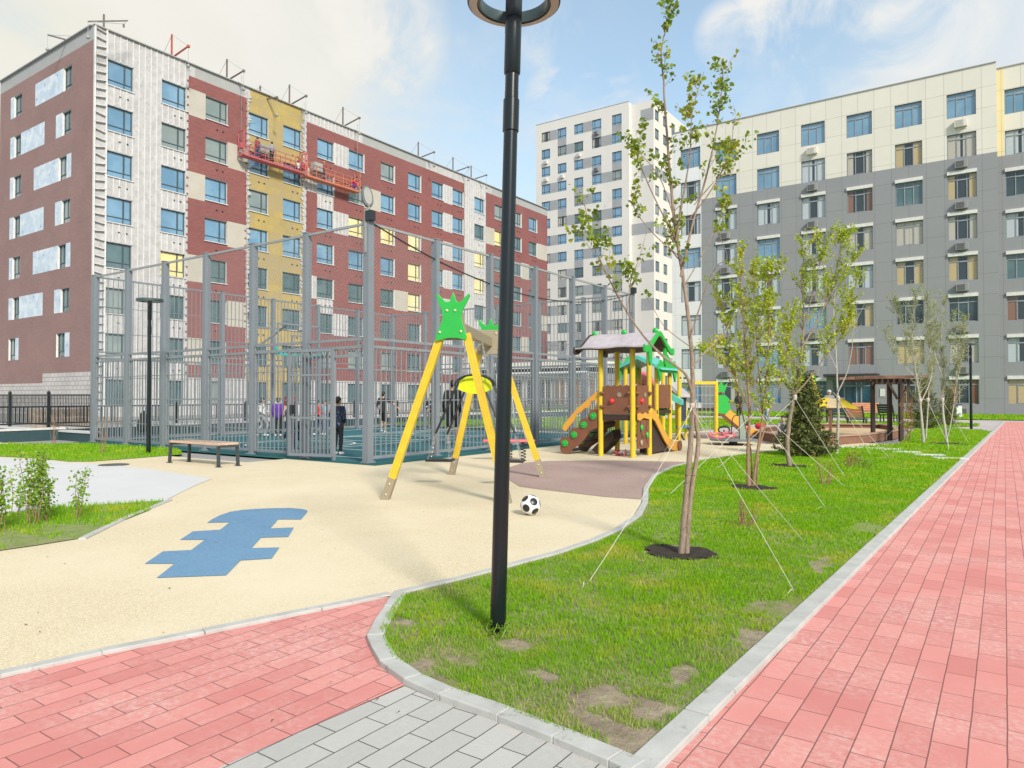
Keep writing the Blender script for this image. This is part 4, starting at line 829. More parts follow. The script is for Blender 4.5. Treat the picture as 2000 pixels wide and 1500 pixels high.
# ------------------------------------------------------------------ lamps
M_POLE = mat('black_green_pole_paint', (.003, .008, .011), .25, .15, 2, coat=.1, dirt=('#101a1c', 30, .68))
def ring_lamp(name, base, hgt, lab, lean=(0, 0), r0=.068, r1=.058, R_=.345, zb=None, detail=True):
    b = Vector(base); r = thing(name, b, lab, 'street lamp'); t = b + Vector((lean[0], lean[1], hgt)); ax = t-b
    P = lambda q: b + ax*(q/hgt)
    m = MB(); m.tube([P(-.1), P(0), P(hgt-.72)], [r0, r0, r1*.97], 28 if detail else 14); m.build('pole', M_POLE, r, smooth=True)
    m = MB(); m.tube([P(hgt-.74), P(hgt-.735), P(hgt-.55), P(hgt-.545), P(hgt-.5)], [r1*.97, r1*1.14, r1*1.14, r1*.98, r1*.98], 28 if detail else 14); m.tube([P(hgt-.5), P(hgt-.40)], [r1*.96, r1*.96], 24); m.tube([P(hgt-.40), P(hgt-.39), P(hgt-.06)], [r1*1.0, r1*1.16, r1*1.16], 24); m.build('sleeve', M_POLE, r, smooth=True)
    m = MB(); m.bar(P(hgt-.16), P(hgt+.12), .07, .07); q = P(hgt+.10)
    m.bar(q - RT*R_*.92, q + RT*R_*.92, .09, .03) if not detail else m.bar(q - FW*R_*.92, q + FW*R_*.92, .09, .03); m.build('bracket', M_BLACKP, r)
    m = MB(); c = P(hgt+(.028 if detail else .05)); n = 56; ri, ro = R_*.72, R_; vs = []; z0, z1 = c.z-.01, c.z+.055
    for k in range(n): q = 2*math.pi*k/n; vs += [(c.x+ri*math.cos(q), c.y+ri*math.sin(q), z0), (c.x+ro*math.cos(q), c.y+ro*math.sin(q), z0+.012), (c.x+ro*math.cos(q), c.y+ro*math.sin(q), z1), (c.x+ri*math.cos(q), c.y+ri*math.sin(q), z1)]
    fs = []
    for k in range(n):
        a, e_ = 4*k, 4*((k+1) % n)
        fs += [(a, e_, e_+1, a+1), (a+1, e_+1, e_+2, a+2), (a+2, e_+2, e_+3, a+3), (a+3, e_+3, e_, a)]
    m.add(vs, fs); ring = m.build('lamp_ring', M_LAMPD, r, smooth=True)
    m = MB(); vs = []; fs = []
    for k in range(n): q = 2*math.pi*k/n; vs += [(c.x+(ri+.02)*math.cos(q), c.y+(ri+.02)*math.sin(q), z0-.004), (c.x+(ro-.01)*math.cos(q), c.y+(ro-.01)*math.sin(q), z0+.004)]; a, e_ = 2*k, 2*((k+1) % n); fs.append((a, e_, e_+1, a+1))
    m.add(vs, fs); m.build('diffuser', M_LAMPW, ring)
    return r
M_LAMPD = mat('lamp_dark_housing', (.05, .08, .09), .4); M_LAMPW = mat('lamp_grey_diffuser', (.42, .38, .37), .4)
lb0 = G(972, 1243); Dl = (lb0-Vector((0, 0, 0))).dot(FW); lt = at(1003.5, 2, Dl)
ring_lamp('street_lamp', lb0, 4.40*(lt.z/4.40)-.04, 'big black street lamp with a ring head in the foreground grass', (lt.x-lb0.x, lt.y-lb0.y), r0=.047, r1=.0418, R_=.275)
ring_lamp('street_lamp', G(290, 887), 3.62, 'thin dark street lamp with a flat head in front of the sports fence', R_=.30, r0=.05, r1=.04, detail=False)
ring_lamp('street_lamp', G(1897, 838), 3.5, 'black street lamp in the grass near the far end of the red path', R_=.29, r0=.055, r1=.05, detail=False)

# ------------------------------------------------------------------ the backless bench, manhole, ball
M_WOOD = mat('pale_wood_slat', (.52, .37, .27), .6, .15, 12); M_WOODO = mat('orange_wood_slat', (.60, .27, .14), .6, .15, 12); M_LEG = mat('dark_bench_steel', (.035, .045, .05), .4)
q0, q1 = G(333, 906), G(465, 911)
a1, a2, a3, a4 = G(331, 905), G(369, 903), G(427, 914), G(465, 911)
ben = thing('bench', a1, 'backless wooden bench on dark metal legs in front of the sports fence', 'bench')
zs = .44
for p in (a1, a2, a3, a4):
    m = MB(); c = (a1+a2+a3+a4)/4; top = p.lerp(c, .035); m.bar((p.x, p.y, 0), (top.x, top.y, zs-.02), .05, .05); m.box((p.x, p.y, .018), (.12, .08, .012)); m.build('leg', M_LEG, ben)
m = MB(); m.bar((a1.x, a1.y, zs-.03), (a2.x, a2.y, zs-.03), .05, .04); m.bar((a3.x, a3.y, zs-.03), (a4.x, a4.y, zs-.03), .05, .04); m.build('frame', M_LEG, ben)
m = MB()
for k in range(5): t = (k+.5)/5; s0 = a1.lerp(a2, t); s1 = a3.lerp(a4, t); m.bar((s0.x, s0.y, zs+.015), (s1.x, s1.y, zs+.015), .105 if k else .105, .045)
m.build('seat', M_WOOD, ben, bevel=.006)
m = MB(); c = G(222, 909.5); m.cyl((c.x, c.y, .012), .28, .012, 24); tag(m.build('manhole_cover', mat('cast_iron', (.08, .08, .08), .7)), kind='structure')
def ball_mat():
    t = NT('football_panels'); v = t.pos('obj'); nv = t.n('ShaderNodeVectorMath', operation='NORMALIZE'); t.l(v, nv.inputs[0]); mxv = None
    ph = (1+5**.5)/2
    for s1 in (1, -1):
        for s2 in (1, -1):
            for d_ in ((0, s1, s2*ph), (s1, s2*ph, 0), (s2*ph, 0, s1)):
                dd_ = t.n('ShaderNodeVectorMath', operation='DOT_PRODUCT'); t.l(nv.outputs[0], dd_.inputs[0]); dd_.inputs[1].default_value = Vector(d_).normalized()
                if mxv is None: mxv = dd_.outputs['Value']
                else: m_ = t.n('ShaderNodeMath', operation='MAXIMUM'); t.l(mxv, m_.inputs[0]); t.l(dd_.outputs['Value'], m_.inputs[1]); mxv = m_.outputs[0]
    col = t.mix(t.ramp(mxv, .915, .925), (.72, .72, .72), (.015, .015, .018)); t.l(col, t.b.inputs['Base Color']); t.b.inputs['Roughness'].default_value = .35; return t.m
bc = G(1036, 1006, .012); rad = .118; m = MB(); m.ball((bc.x, bc.y, bc.z), rad, n=32, m=20); bo = m.build('football', ball_mat(), smooth=True)
for v in bo.data.vertices: v.co -= Vector((bc.x, bc.y, bc.z))
bo.location = (bc.x, bc.y, .012+rad); bo.rotation_euler = (.5, .35, .8); tag(bo, 'black and white football lying on the beige rubber surface', 'ball')
# ------------------------------------------------------------------ playground materials
M_YEL = mat('yellow_varnished_timber', (.64, .45, .025), .4, .10, 9, bump=.1, bsc=30); M_ORG = mat('orange_yellow_board', (.66, .33, .05), .4, .06, 3)
M_GRN = mat('green_plastic_board', (.02, .38, .055), .35, .05, 3); M_BRN = mat('brown_plastic_board', (.19, .075, .04), .45, .12, 5); M_DBR = mat('dark_brown_plastic', (.04, .022, .018), .5)
M_TAUPE = mat('taupe_board', (.29, .245, .17), .5, .06, 3); M_LIME = mat('lime_plastic', (.58, .66, .01), .35); M_REDB = mat('red_plastic', (.62, .03, .04), .3); M_LIL = mat('lilac_grey_roof_sheet', (.42, .38, .41), .45)
M_TURQ = mat('turquoise_sheet', (.10, .45, .40), .4); M_PINKP = mat('pink_plastic', (.62, .14, .16), .4); M_NAVY = mat('navy_board', (.02, .045, .10), .4); M_BLU = mat('blue_plank', (.06, .20, .46), .4); M_CHAIN = mat('galvanised_chain', (.42, .42, .42), .35, metal=.6)
M_BLKR = mat('black_rubber', (.015, .016, .018), .5); M_BOLT = mat('cream_bolt_cap', (.6, .55, .4), .4)
# ------------------------------------------------------------------ swing with green crowned ends
B1, B2, B3, B4 = G(752, 977), G(992, 984), G(882, 928), G(1061, 933)
d1 = (B2-B1).normalized(); bd = ((B3+B4)-(B1+B2)).normalized(); Z = Vector((0, 0, 1))
C0 = at(887, 620, (B1+B2).dot(FW)/2); C1 = at(957, 660, (B3+B4).dot(FW)/2); C0.z = C1.z = 0
bd = (C1-C0).normalized(); d1 = Vector((-bd.y, bd.x, 0)) * (-1)
sw_ = thing('swing', (C0+C1)/2, 'yellow A-frame swing with green crown-shaped end boards', 'swing')
def leg(base, c, s, out):
    m = MB(); a = Vector((base.x, base.y, .0)); t = c + d1*s*.17 + Z*2.22; ax = (t-a).normalized()
    a2 = a + ax*.30; m.bar(a2, t, .098, .098, up=tuple(bd)); 
    for k in (-.022, .022): m.bar(a2+d1*k+bd*(-.0495), t+d1*k+bd*(-.0495), .006, .004, mi=1, up=tuple(bd))
    o = m.build('leg', [M_YEL, M_ORG], sw_, bevel=.012); f = MB(); f.bar(a-ax*.03, a2+ax*.02, .104, .11, up=tuple(bd)); fo = f.build('foot_plate', M_TAUPE, o)
    f = MB()
    for q in (.09, .24): p = a+ax*q - bd*.056; f.ball(p, .014, n=8, m=5)
    f.build('bolt', M_BOLT, o)
leg(B1, C0, -1, 1); leg(B2, C0, 1, 1); leg(B3, C1, -1, 1); leg(B4, C1, 1, 1)
OUT = [(582,738),(592,733),(602,737),(630,765),(655,790),(683,788),(697,745),(708,720),(718,742),(735,790),(765,792),(795,757),(820,733),(835,738),(833,750),(800,815),(777,855),(770,905),(785,965),(806,1035),(808,1055),(798,1068),(775,1062),(740,1053),(670,1052),(620,1066),(592,1074),(580,1062),(586,1020),(615,955),(632,905),(625,850),(605,800)]
cr = [((x-707)*.00181, (1068-y)*.00181) for x, y in OUT]
def crown(c, off, mt, poly, z, th=.03): m = MB(); m.slab(poly, c+bd*off+Z*z, d1, Z, th); return m.build('crown_board', mt, sw_, bevel=.004)
o = crown(C0, -.075, M_GRN, cr, 2.13)
f = MB()
for x, y in ((665,853),(725,853),(612,1010),(768,1006)): f.ball(C0+bd*(-.095)+d1*((x-707)*.00181)+Z*(2.13+(1068-y)*.00181), .018, n=10, m=6)
f.build('bolt', M_BOLT, o)
tp_ = [(-.17, 0), (.17, 0), (.115, .36), (-.115, .36)]
m = MB(); m.slab(tp_, C0+bd*.062+Z*2.14, d1, Z, .03); m.build('end_plate', M_TAUPE, sw_, bevel=.004)
o = crown(C1, .075, M_GRN, cr, 2.13); m = MB(); m.slab([(-.21, -.02), (.21, -.02), (.17, .40), (-.17, .40)], C1-bd*.065+Z*2.14, d1, Z, .03); o = m.build('end_plate', M_TAUPE, sw_, bevel=.006)
f = MB()
for x, z in ((-.12, .34), (.12, .34), (-.16, .06), (.16, .06)): f.ball(C1-bd*.083+d1*x+Z*(2.14+z), .018, n=10, m=6)
f.build('bolt', M_BOLT, o)
m = MB(); m.bar(C0+bd*.03+Z*2.33, C1-bd*.03+Z*2.33, .10, .16); m.build('beam', M_TAUPE, sw_, bevel=.01)
ctr = C0.lerp(C1, .52); hz = 1.72
hp = lambda x, z, o=0: ctr + d1*x + bd*o + Z*z
m = MB()
for o_ in (-.10, .10): m.tube([hp(-.30, hz-.17, o_)]+[hp(.30*math.cos(math.pi-q*math.pi/12), hz-.17+.17*math.sin(q*math.pi/12), o_) for q in range(1, 12)]+[hp(.30, hz-.17, o_)], .016, 7)
ph = m.build('hoop', M_BLKR, sw_, smooth=True)
m = MB(); m.slab([(-.27, -.05), (-.24, .08), (-.12, .155), (.0, .17), (.12, .155), (.24, .08), (.27, -.05), (.14, -.10), (0, -.12), (-.14, -.10)], hp(0, hz-.17), d1, Z, .02); m.build('lime_panel', M_LIME, sw_)
def chain(m, a, b, r=.0045, st=.035):
    a, b = Vector(a), Vector(b); n = max(2, int((b-a).length/st)); ax = (b-a).normalized(); u = ax.orthogonal().normalized(); v = ax.cross(u)
    for k in range(n):
        c = a.lerp(b, (k+.5)/n); s_ = u if k % 2 else v; L_ = st*.62
        m.tube([c-ax*L_+s_*0, c-ax*L_*.5+s_*.010, c+ax*L_*.5+s_*.010, c+ax*L_], r, 4); m.tube([c-ax*L_, c-ax*L_*.5-s_*.010, c+ax*L_*.5-s_*.010, c+ax*L_], r, 4)
for s_ in (-1, 1):
    for o_ in (-.1, .1): m = MB(); chain(m, hp(s_*.10, 2.26), hp(s_*.22, hz-.04, o_)); m.build('chain', M_CHAIN, sw_)
for s_ in (-1, 1):
    m = MB()
    for o_ in (0,): m.tube([hp(s_*(.29), hz-.16, o_), hp(s_*.62, .82, o_*1.4)], .017, 7)
    m.build('rod', M_BLKR, sw_, smooth=True); m = MB()
    for o_ in (0,): m.tube([hp(s_*(.17), hz-.26, o_), hp(s_*.44, .80, o_*1.4)], .017, 7)
    m.build('rod', M_BLKR, sw_, smooth=True)
    for x0_ in (.62, .44):
        for o_ in (-.12, .12): m = MB(); chain(m, hp(s_*x0_, .81, 0), hp(s_*(x0_+(.10 if x0_ > .5 else -.06)), .42, o_*.9)); m.build('chain', M_CHAIN, sw_)
    m = MB(); m.bar(hp(s_*.34, .405), hp(s_*.76, .405), .24, .035); m.build('seat', M_BLKR, sw_, bevel=.012)
# ------------------------------------------------------------------ spring rocker
rc = G(1000, 901); rk = thing('spring_rocker', rc, 'red spring rocker seesaw with a grey hoop handle behind the black lamp pole', 'spring rocker')
m = MB(); a_, b_ = rc-RT*.60+FW*.05, rc+RT*.45+FW*.05; m.slab([(-.62, -.09), (-.3, -.15), (.2, -.17), (.46, -.06), (.5, 0), (.46, .06), (.2, .17), (-.3, .15), (-.62, .09)], rc+Z*.44, RT, FW, .05); m.build('seat', M_PINKP, rk, bevel=.015)
for s_ in (-.05, .24):
    m = MB(); m.tube([rc+RT*(s_+.055*math.cos(q*.7))+FW*(.055*math.sin(q*.7))+Z*(.02+.40*q/54) for q in range(55)], .011, 5); m.build('spring', M_BLKR, rk, smooth=True)
m = MB(); m.box((rc.x, rc.y, .02), (.55, .3, .02), YAW); m.build('base_plate', M_FENCE, rk)
m = MB(); m.tube([rc+RT*x+FW*.1+Z*z for x, z in ((-.12, .45), (-.10, .95), (-.02, 1.12), (.08, 1.13), (.16, 1.0), (.24, .7), (.30, .45))], .013, 7); m.build('handle', M_CHAIN, rk, smooth=True)

# ------------------------------------------------------------------ the play tower with stairs, roof and slide
Q1, Q2, Q3, Q4 = Vector((-7.67, 14.63, 0)), Vector((-7.68, 15.5, 0)), Vector((-6.85, 14.6, 0)), Vector((-6.83, 15.45, 0))
pt = thing('play_tower', (-7.25, 15.05, 0), 'play tower with brown stair, lilac-grey roof and orange slide on yellow posts', 'play tower')
for q in (Q1, Q2, Q3, Q4):
    m = MB(); m.tube([q, q+Z*2.46], .06, 10); o = m.build('post', M_YEL, pt, smooth=True)
m = MB(); m.box((-7.26, 15.05, .90), (.86, .88, .12)); m.build('platform', M_DBR, pt)
def wavy(x0, x1, z0, z1, n=4, a=.02): return [(x0, z0), (x1, z0)] + [(x1-(x1-x0)*k/(n*4), z1+a*math.sin(k*math.pi/2)) for k in range(n*4+1)]
def panel(org, ux, w, z0, z1):
    ux = Vector(ux); m = MB(); m.slab(wavy(0, w, z0, z1), org, ux, Z, .03); o = m.build('panel', M_BRN, pt, bevel=.004); nn = ux.cross(Z).normalized()
    f = MB(); c = org+ux*(w*.66)+Z*(z0+(z1-z0)*.68)+nn*.022; f.tube([c, c+nn*.006], [.055, .055], 14); f.build('peephole', M_TAUPE, o)
    f = MB(); c = org+ux*(w*.36)+Z*(z0+(z1-z0)*.46)+nn*.02; f.ball(c, .065, n=12, m=8); f.build('red_knob', M_REDB, o, smooth=True)
    for x in (-.03, w+.03):
        for z in (z0+.17, z1-.17): h = MB(); h.ball(org+ux*x+Z*z+nn*.03, .05, n=8, m=6, sc=(1.3, 1.3, .8)); h.build('clamp', M_BRN, o, smooth=True)
panel(Vector((-7.58, 14.60, 0)), (1, 0, 0), .62, .98, 1.63); panel(Vector((-6.80, 14.70, 0)), (0, 1, 0), .62, .98, 1.63)
SP = [(1.08,.12),(1.05,.05),(.98,.02),(.84,.02),(.72,.15),(.52,.27),(.38,.43),(.26,.60),(.08,.66),(.05,1.08),(.26,1.08),(.31,.98),(.33,.88),(.50,.86),(.55,.78),(.57,.66),(.76,.64),(.80,.54),(.82,.42),(1.02,.42),(1.07,.36)]
for y in (14.62, 15.50):
    m = MB(); m.slab([(-a, b) for a, b in SP], (-7.67, y, 0), (1, 0, 0), (0, 0, 1), .035); o = m.build('stair_side', M_BRN, pt, bevel=.005)
    for a, b in ((.94, .27), (.69, .48), (.43, .72), (.18, .93)):
        f = MB(); c = Vector((-7.67-a, y-.02, b)); f.tube([c, c+Vector((0, -.03, 0))], [.082, .075], 16); f.ball(c+Vector((0, -.035, 0)), .028, n=8, m=6); f.build('green_disc', M_GRN, o, smooth=True)
    m = MB(); m.slab([(-1.02, .60), (-.98, .72), (-.62, 1.10), (-.06, 1.52), (-.06, 1.15), (-.12, 1.30), (-.25, 1.27), (-.3, 1.12), (-.42, 1.10), (-.50, 1.02), (-.62, .96), (-.70, .80), (-.80, .70), (-.93, .55)], (-7.67, y, 0), (1, 0, 0), (0, 0, 1), .035); m.build('handrail', M_ORG, pt, bevel=.005)
for k in range(4): m = MB(); m.box((-7.82-.25*k, 15.06, .76-.22*k), (.26, .86, .04)); m.build('tread', M_DBR, pt)
m = MB(); m.slab([(-.05, .6), (-.3, .42), (-.62, .10), (-.42, .02), (-.2, .2), (-.02, .4)], (-7.5, 15.2, 0), (1, 0, 0), (0, 0, 1), .4); m.build('stair_support', M_DBR, pt)
# roof: S-curved sheets falling from a ridge along x
prof = [(14.22, 2.50), (14.30, 2.47), (14.42, 2.49), (14.6, 2.58), (14.8, 2.72), (14.95, 2.82), (15.05, 2.85), (15.15, 2.82), (15.3, 2.72), (15.5, 2.58), (15.68, 2.49), (15.8, 2.47), (15.88, 2.50)]
m = MB(); n = len(prof); xs = [-8.12+1.7*k/8 for k in range(9)]
vs = [(x, y, z+.012*math.sin(x*7)) for x in xs for y, z in prof] + [(x, y, z-.03+.012*math.sin(x*7)) for x in xs for y, z in prof]; N0 = len(xs)*n; fs = []
for i in range(8):
    for j in range(n-1): a = i*n+j; fs += [(a, a+n, a+n+1, a+1), (N0+a, N0+a+1, N0+a+n+1, N0+a+n)]
for i in range(8):
    for j in (0, n-1): a = i*n+j; fs.append((a, a+n, N0+a+n, N0+a))
for j in range(n-1):
    for i in (0, 8): a = i*n+j; fs.append((a, a+1, N0+a+1, N0+a))
m.add(vs, fs, 0); m.m = [0 if f[0] < N0 else 1 for f in m.f]; m.build('roof', [M_LIL, M_DBR], pt)
for x in (-8.14, -6.40):
    m = MB(); up = [(y, z+.02) for y, z in prof]; dn = [(y, z-.09-.05*abs(y-15.05)) for y, z in prof]; m.slab(up+dn[::-1], (x, 0, 0), (0, 1, 0), (0, 0, 1), .05)
    for y in (14.62, 15.48) if x > -7 else (): m.slab([(-.09, .0), (.0, .28), (.09, .0), (.05, -.22), (0, -.28), (-.05, -.22)], (x+(.04 if x < -7 else -.04), y, 2.35), (0, 1, 0), (0, 0, 1), .05)
    m.build('gable_trim', M_GRN if x > -7 else M_DBR, pt, bevel=.006)
for x in (-8.05, -7.28, -6.50): m = MB(); m.ball((x, 15.05, 2.88), .07, n=10, m=7, sc=(1, .7, 1)); m.build('ridge_knob', M_GRN, pt, smooth=True)
# climbing board on the right face
m = MB(); m.slab(wavy(0, .64, .20, .86, 3, .015), (-6.79, 14.70, 0), (0, 1, 0), (0, 0, 1), .035); o = m.build('climbing_board', M_BRN, pt, bevel=.005)
f = MB()
for P_ in ([(.12, .85), (.16, .72), (.12, .62), (.22, .50), (.18, .40)], [(.50, .80), (.44, .66), (.52, .55), (.45, .42), (.52, .30)], [(.22, .5), (.34, .42)]):
    for a, b in zip(P_, P_[1:]): f.bar((-6.770, 14.7+a[0], a[1]), (-6.770, 14.7+b[0], b[1]), .004, .018)
f.build('crack_groove', M_DBR, o)
for y, z in ((14.86, .68), (15.16, .50), (14.84, .34)): f = MB(); f.ball((-6.75, y, z), .06, n=9, m=6, sc=(.6, .8, 1.2)); f.build('hold', M_GRN if z > .4 else M_TAUPE, o, smooth=True)
m = MB(); m.slab([(0, .86), (.0, .98), (.1, 1.02), (.25, .97), (.4, 1.02), (.55, .97), (.7, 1.02), (.72, .92), (.6, .86), (.3, .90), (.1, .84)], (-6.74, 14.62, 0), (0, 1, 0), (0, 0, 1), .03); m.build('orange_fascia', M_ORG, pt)
# slide
sl = [(15.50, .98), (15.70, .90), (15.95, .68), (16.25, .42), (16.55, .22), (16.85, .13), (17.2, .11)]
for x in (-6.80, -7.22):
    m = MB(); m.slab([(y, z+.14) for y, z in sl]+[(y, z-.10) for y, z in sl[::-1]], (x, 0, 0), (0, 1, 0), (0, 0, 1), .035); m.build('slide_side', M_ORG, pt, bevel=.004)
    f = MB(); c = Vector((x+(.02 if x > -7 else -.02), 17.18, .14)); f.tube([c, c+Vector((.03, 0, 0))], .13, 16); f.build('slide_foot', M_BRN, pt)
m = MB()
for a, b in zip(sl, sl[1:]): m.add([(-7.2, a[0], a[1]), (-6.82, a[0], a[1]), (-6.82, b[0], b[1]), (-7.2, b[0], b[1])], [(0, 1, 2, 3)])
m.build('chute', M_CHAIN, pt); m = MB(); m.slab([(15.55, .80), (15.9, .58), (16.3, .28), (16.7, .06), (15.62, .04)], (-7.0, 0, 0), (0, 1, 0), (0, 0, 1), .3); m.build('slide_support', M_DBR, pt)
# tangle of barrier tape at the foot of the tower
tb = G(1217, 891); M_TRED = mat('red_barrier_tape', (.50, .03, .05), .4); M_TWH = mat('white_barrier_tape', (.66, .6, .6), .4); m = MB()
for k in range(26):
    c = tb+RT*random.gauss(0, .13)+FW*random.gauss(0, .06)+Z*random.uniform(.02, .10); d_ = Vector((random.uniform(-1, 1), random.uniform(-1, 1), random.uniform(-.4, .6))).normalized(); e_ = d_.orthogonal().normalized()
    m.tube([c-d_*.07, c-d_*.03+e_*.04, c+d_*.03+e_*.03, c+d_*.07], .013, 4, mi=k % 2)
tag(m.build('barrier_tape', [M_TRED, M_TWH]), 'tangle of red and white barrier tape at the foot of the play tower', 'tape')

# ------------------------------------------------------------------ second play structure behind the tower
ps = thing('play_structure', (-8.4, 19.0, 0), 'second play structure with turquoise roof, green panels and yellow posts behind the play tower', 'play structure')
for x, y in ((-8.0, 18.6), (-8.95, 18.6), (-8.0, 19.55), (-8.95, 19.55), (-8.6, 20.5), (-8.4, 21.3)): m = MB(); m.tube([(x, y, 0), (x, y, 2.25 if x < -7.5 else 1.7)], .06, 9); m.build('post', M_YEL, ps, smooth=True)
m = MB(); pr = [(-.75, 0), (-.6, .12), (-.35, .26), (0, .42), (.35, .26), (.6, .12), (.75, 0), (.6, .05), (.3, .17), (0, .32), (-.3, .17), (-.6, .05)]; m.slab(pr, (-8.5, 19.05, 2.12), (1, 0, 0), (0, 0, 1), 1.3); m.build('roof', M_TURQ, ps)
for x in (-7.86, -9.1): m = MB(); m.slab([(-.7, 0), (-.5, .25), (-.3, .15), (0, .42), (.3, .15), (.5, .25), (.7, 0), (.55, -.35), (.4, -.1), (-.4, -.1), (-.55, -.35)], (x, 19.05, 2.15), (0, 1, 0), (0, 0, 1), .05); m.build('gable_trim', M_GRN, ps)
m = MB(); m.box((-8.45, 19.05, .95), (1, 1, .1)); m.build('platform', M_DBR, ps)
for o_, u_ in (((-8.9, 18.57, 0), (1, 0, 0)), ((-7.96, 18.65, 0), (0, 1, 0))): m = MB(); m.slab(wavy(0, .84, 1.05, 1.7), o_, u_, Z, .03); m.build('panel', M_BRN, ps)
m = MB(); m.slab([(0, .85), (.2, .8), (.28, 1.0), (.25, 1.5), (.14, 1.7), (.05, 1.5), (0, 1.2)], (-8.4, 19.6, 0), (1, .2, 0), (0, 0, 1), .04); m.build('green_panel', M_GRN, ps)
m = MB(); m.slab([(0, 1.25), (.5, 1.5), (1.1, 1.28), (1.1, 1.12), (.5, 1.3), (0, 1.1)], (-8.9, 21.0, 0), (.6, .12, 0), (0, 0, 1), .5); m.build('bridge_roof', M_TURQ, ps)
m = MB(); m.tube([(-9.1, 20.2, 1.75), (-9.1, 20.2, 2.0), (-9.1, 20.2, 2.15)], [.36, .25, .02], 14); m.build('cone_roof', M_PINKP, ps, smooth=True)
m = MB(); m.box((-9.1, 20.2, 1.6), (.3, .3, .3)); m.tube([(-9.1, 20.2, 0), (-9.1, 20.2, 1.6)], .05, 8); m.build('turret', M_BRN, ps)
# playhouse with drawing board
ph0 = G(1315, 858); hx = thing('playhouse', ph0, 'little playhouse with grey gable roof, navy board and blue bench', 'playhouse')
U, V_ = Vector((1, 0, 0)), Vector((0, 1, 0)); c0 = ph0 - RT*.05
for dx, dy in ((-.28, -.3), (.28, -.3), (-.28, .5), (.28, .5)): m = MB(); m.tube([c0+U*dx+V_*dy, c0+U*dx+V_*dy+Z*1.45], .045, 8); m.build('post', M_YEL, hx, smooth=True)
m = MB(); m.slab([(-.42, 0), (.42, 0), (0, .32)], c0+V_*(-.36)+Z*1.40, U, Z, .03); m.build('gable', M_ORG, hx)
for s_ in (-1, 1): m = MB(); m.bar(c0+U*s_*.22-V_*.42+Z*1.59, c0+U*s_*.22+V_*.62+Z*1.59, .56, .03) if 0 else m.add([(c0+U*a+V_*b+Z*z) for a, b, z in ((0, -.42, 1.75), (0, .62, 1.75), (s_*.48, .62, 1.38), (s_*.48, -.42, 1.38), (0, -.42, 1.72), (0, .62, 1.72), (s_*.48, .62, 1.35), (s_*.48, -.42, 1.35))], [(0, 1, 2, 3), (7, 6, 5, 4), (0, 3, 7, 4), (1, 5, 6, 2), (2, 6, 7, 3)]); m.build('roof', M_LIL, hx)
m = MB(); m.box(c0+U*.30+V_*.1+Z*1.0, (.03, .72, .82)); m.build('board', M_NAVY, hx); m = MB(); m.box(c0+U*.42+V_*.1+Z*.42, (.3, .9, .05)); m.build('bench_plank', M_BLU, hx)
m = MB(); m.bar(c0+U*.3+V_*.5+Z*.4, c0+U*.55+V_*.7, .04, .04); m.bar(c0+U*.3-V_*.3+Z*.4, c0+U*.6-V_*.45, .04, .04); m.build('brace', M_BLACKP, hx)
# climbing frame with net, green panel and slide
cf0 = G(1378, 857); cf = thing('climbing_frame', cf0, 'yellow climbing frame with rope net, green panel and orange slide', 'climbing frame'); s1 = .0168
cfp = lambda px, z, o=0: cf0 + RT*((px-1378)*s1) + FW*o + Z*z
for px, h_, o_ in ((1351, 1.95, 0), (1363, 1.6, .8), (1399, 1.8, 0), (1411, 1.5, .8)): m = MB(); m.tube([cfp(px, 0, o_), cfp(px, h_, o_)], .065, 9); m.build('post', M_YEL, cf, smooth=True)
m = MB(); m.bar(cfp(1351, 1.82), cfp(1402, 1.82), .10, .10); m.build('beam', M_YEL, cf); m = MB()
for k in range(6): m.tube([cfp(1355+k*8, .2), cfp(1355+k*8, 1.78)], .012, 5); m.tube([cfp(1352, .3+k*.28), cfp(1398, .3+k*.28)], .012, 5)
m.build('rope_net', M_CHAIN, cf)
m = MB(); m.box(cfp(1385, .95, .5), (.9, .9, .08), YAW); m.build('platform', M_DBR, cf)
m = MB(); m.slab([(0, .85), (0, 1.42), (.30, 1.42), (.42, 1.3), (.45, .95), (.3, .80)], cfp(1400, 0, .05), RT, Z, .05); m.build('green_panel', M_GRN, cf)
m = MB(); m.slab([(0, 1.55), (-.05, 1.85), (.08, 1.72), (.16, 1.9), (.25, 1.72), (.38, 1.82), (.28, 1.52)], cfp(1404, 0, .3), RT, Z, .04); m.build('green_crown', M_GRN, cf)
m = MB(); m.slab([(0, 1.0), (.22, 1.10), (1.15, .35), (1.45, .25), (1.45, .1), (1.0, .14), (.2, .82)], cfp(1402, 0, .1), RT, Z, .05); m.build('slide_side', M_ORG, cf); m = MB(); m.slab([(0, .95), (.22, 1.0), (1.1, .28), (1.45, .17), (1.45, .1), (1.0, .14), (.2, .82)], cfp(1402, 0, .45), RT, Z, .6); m.build('chute', M_ORG, cf)
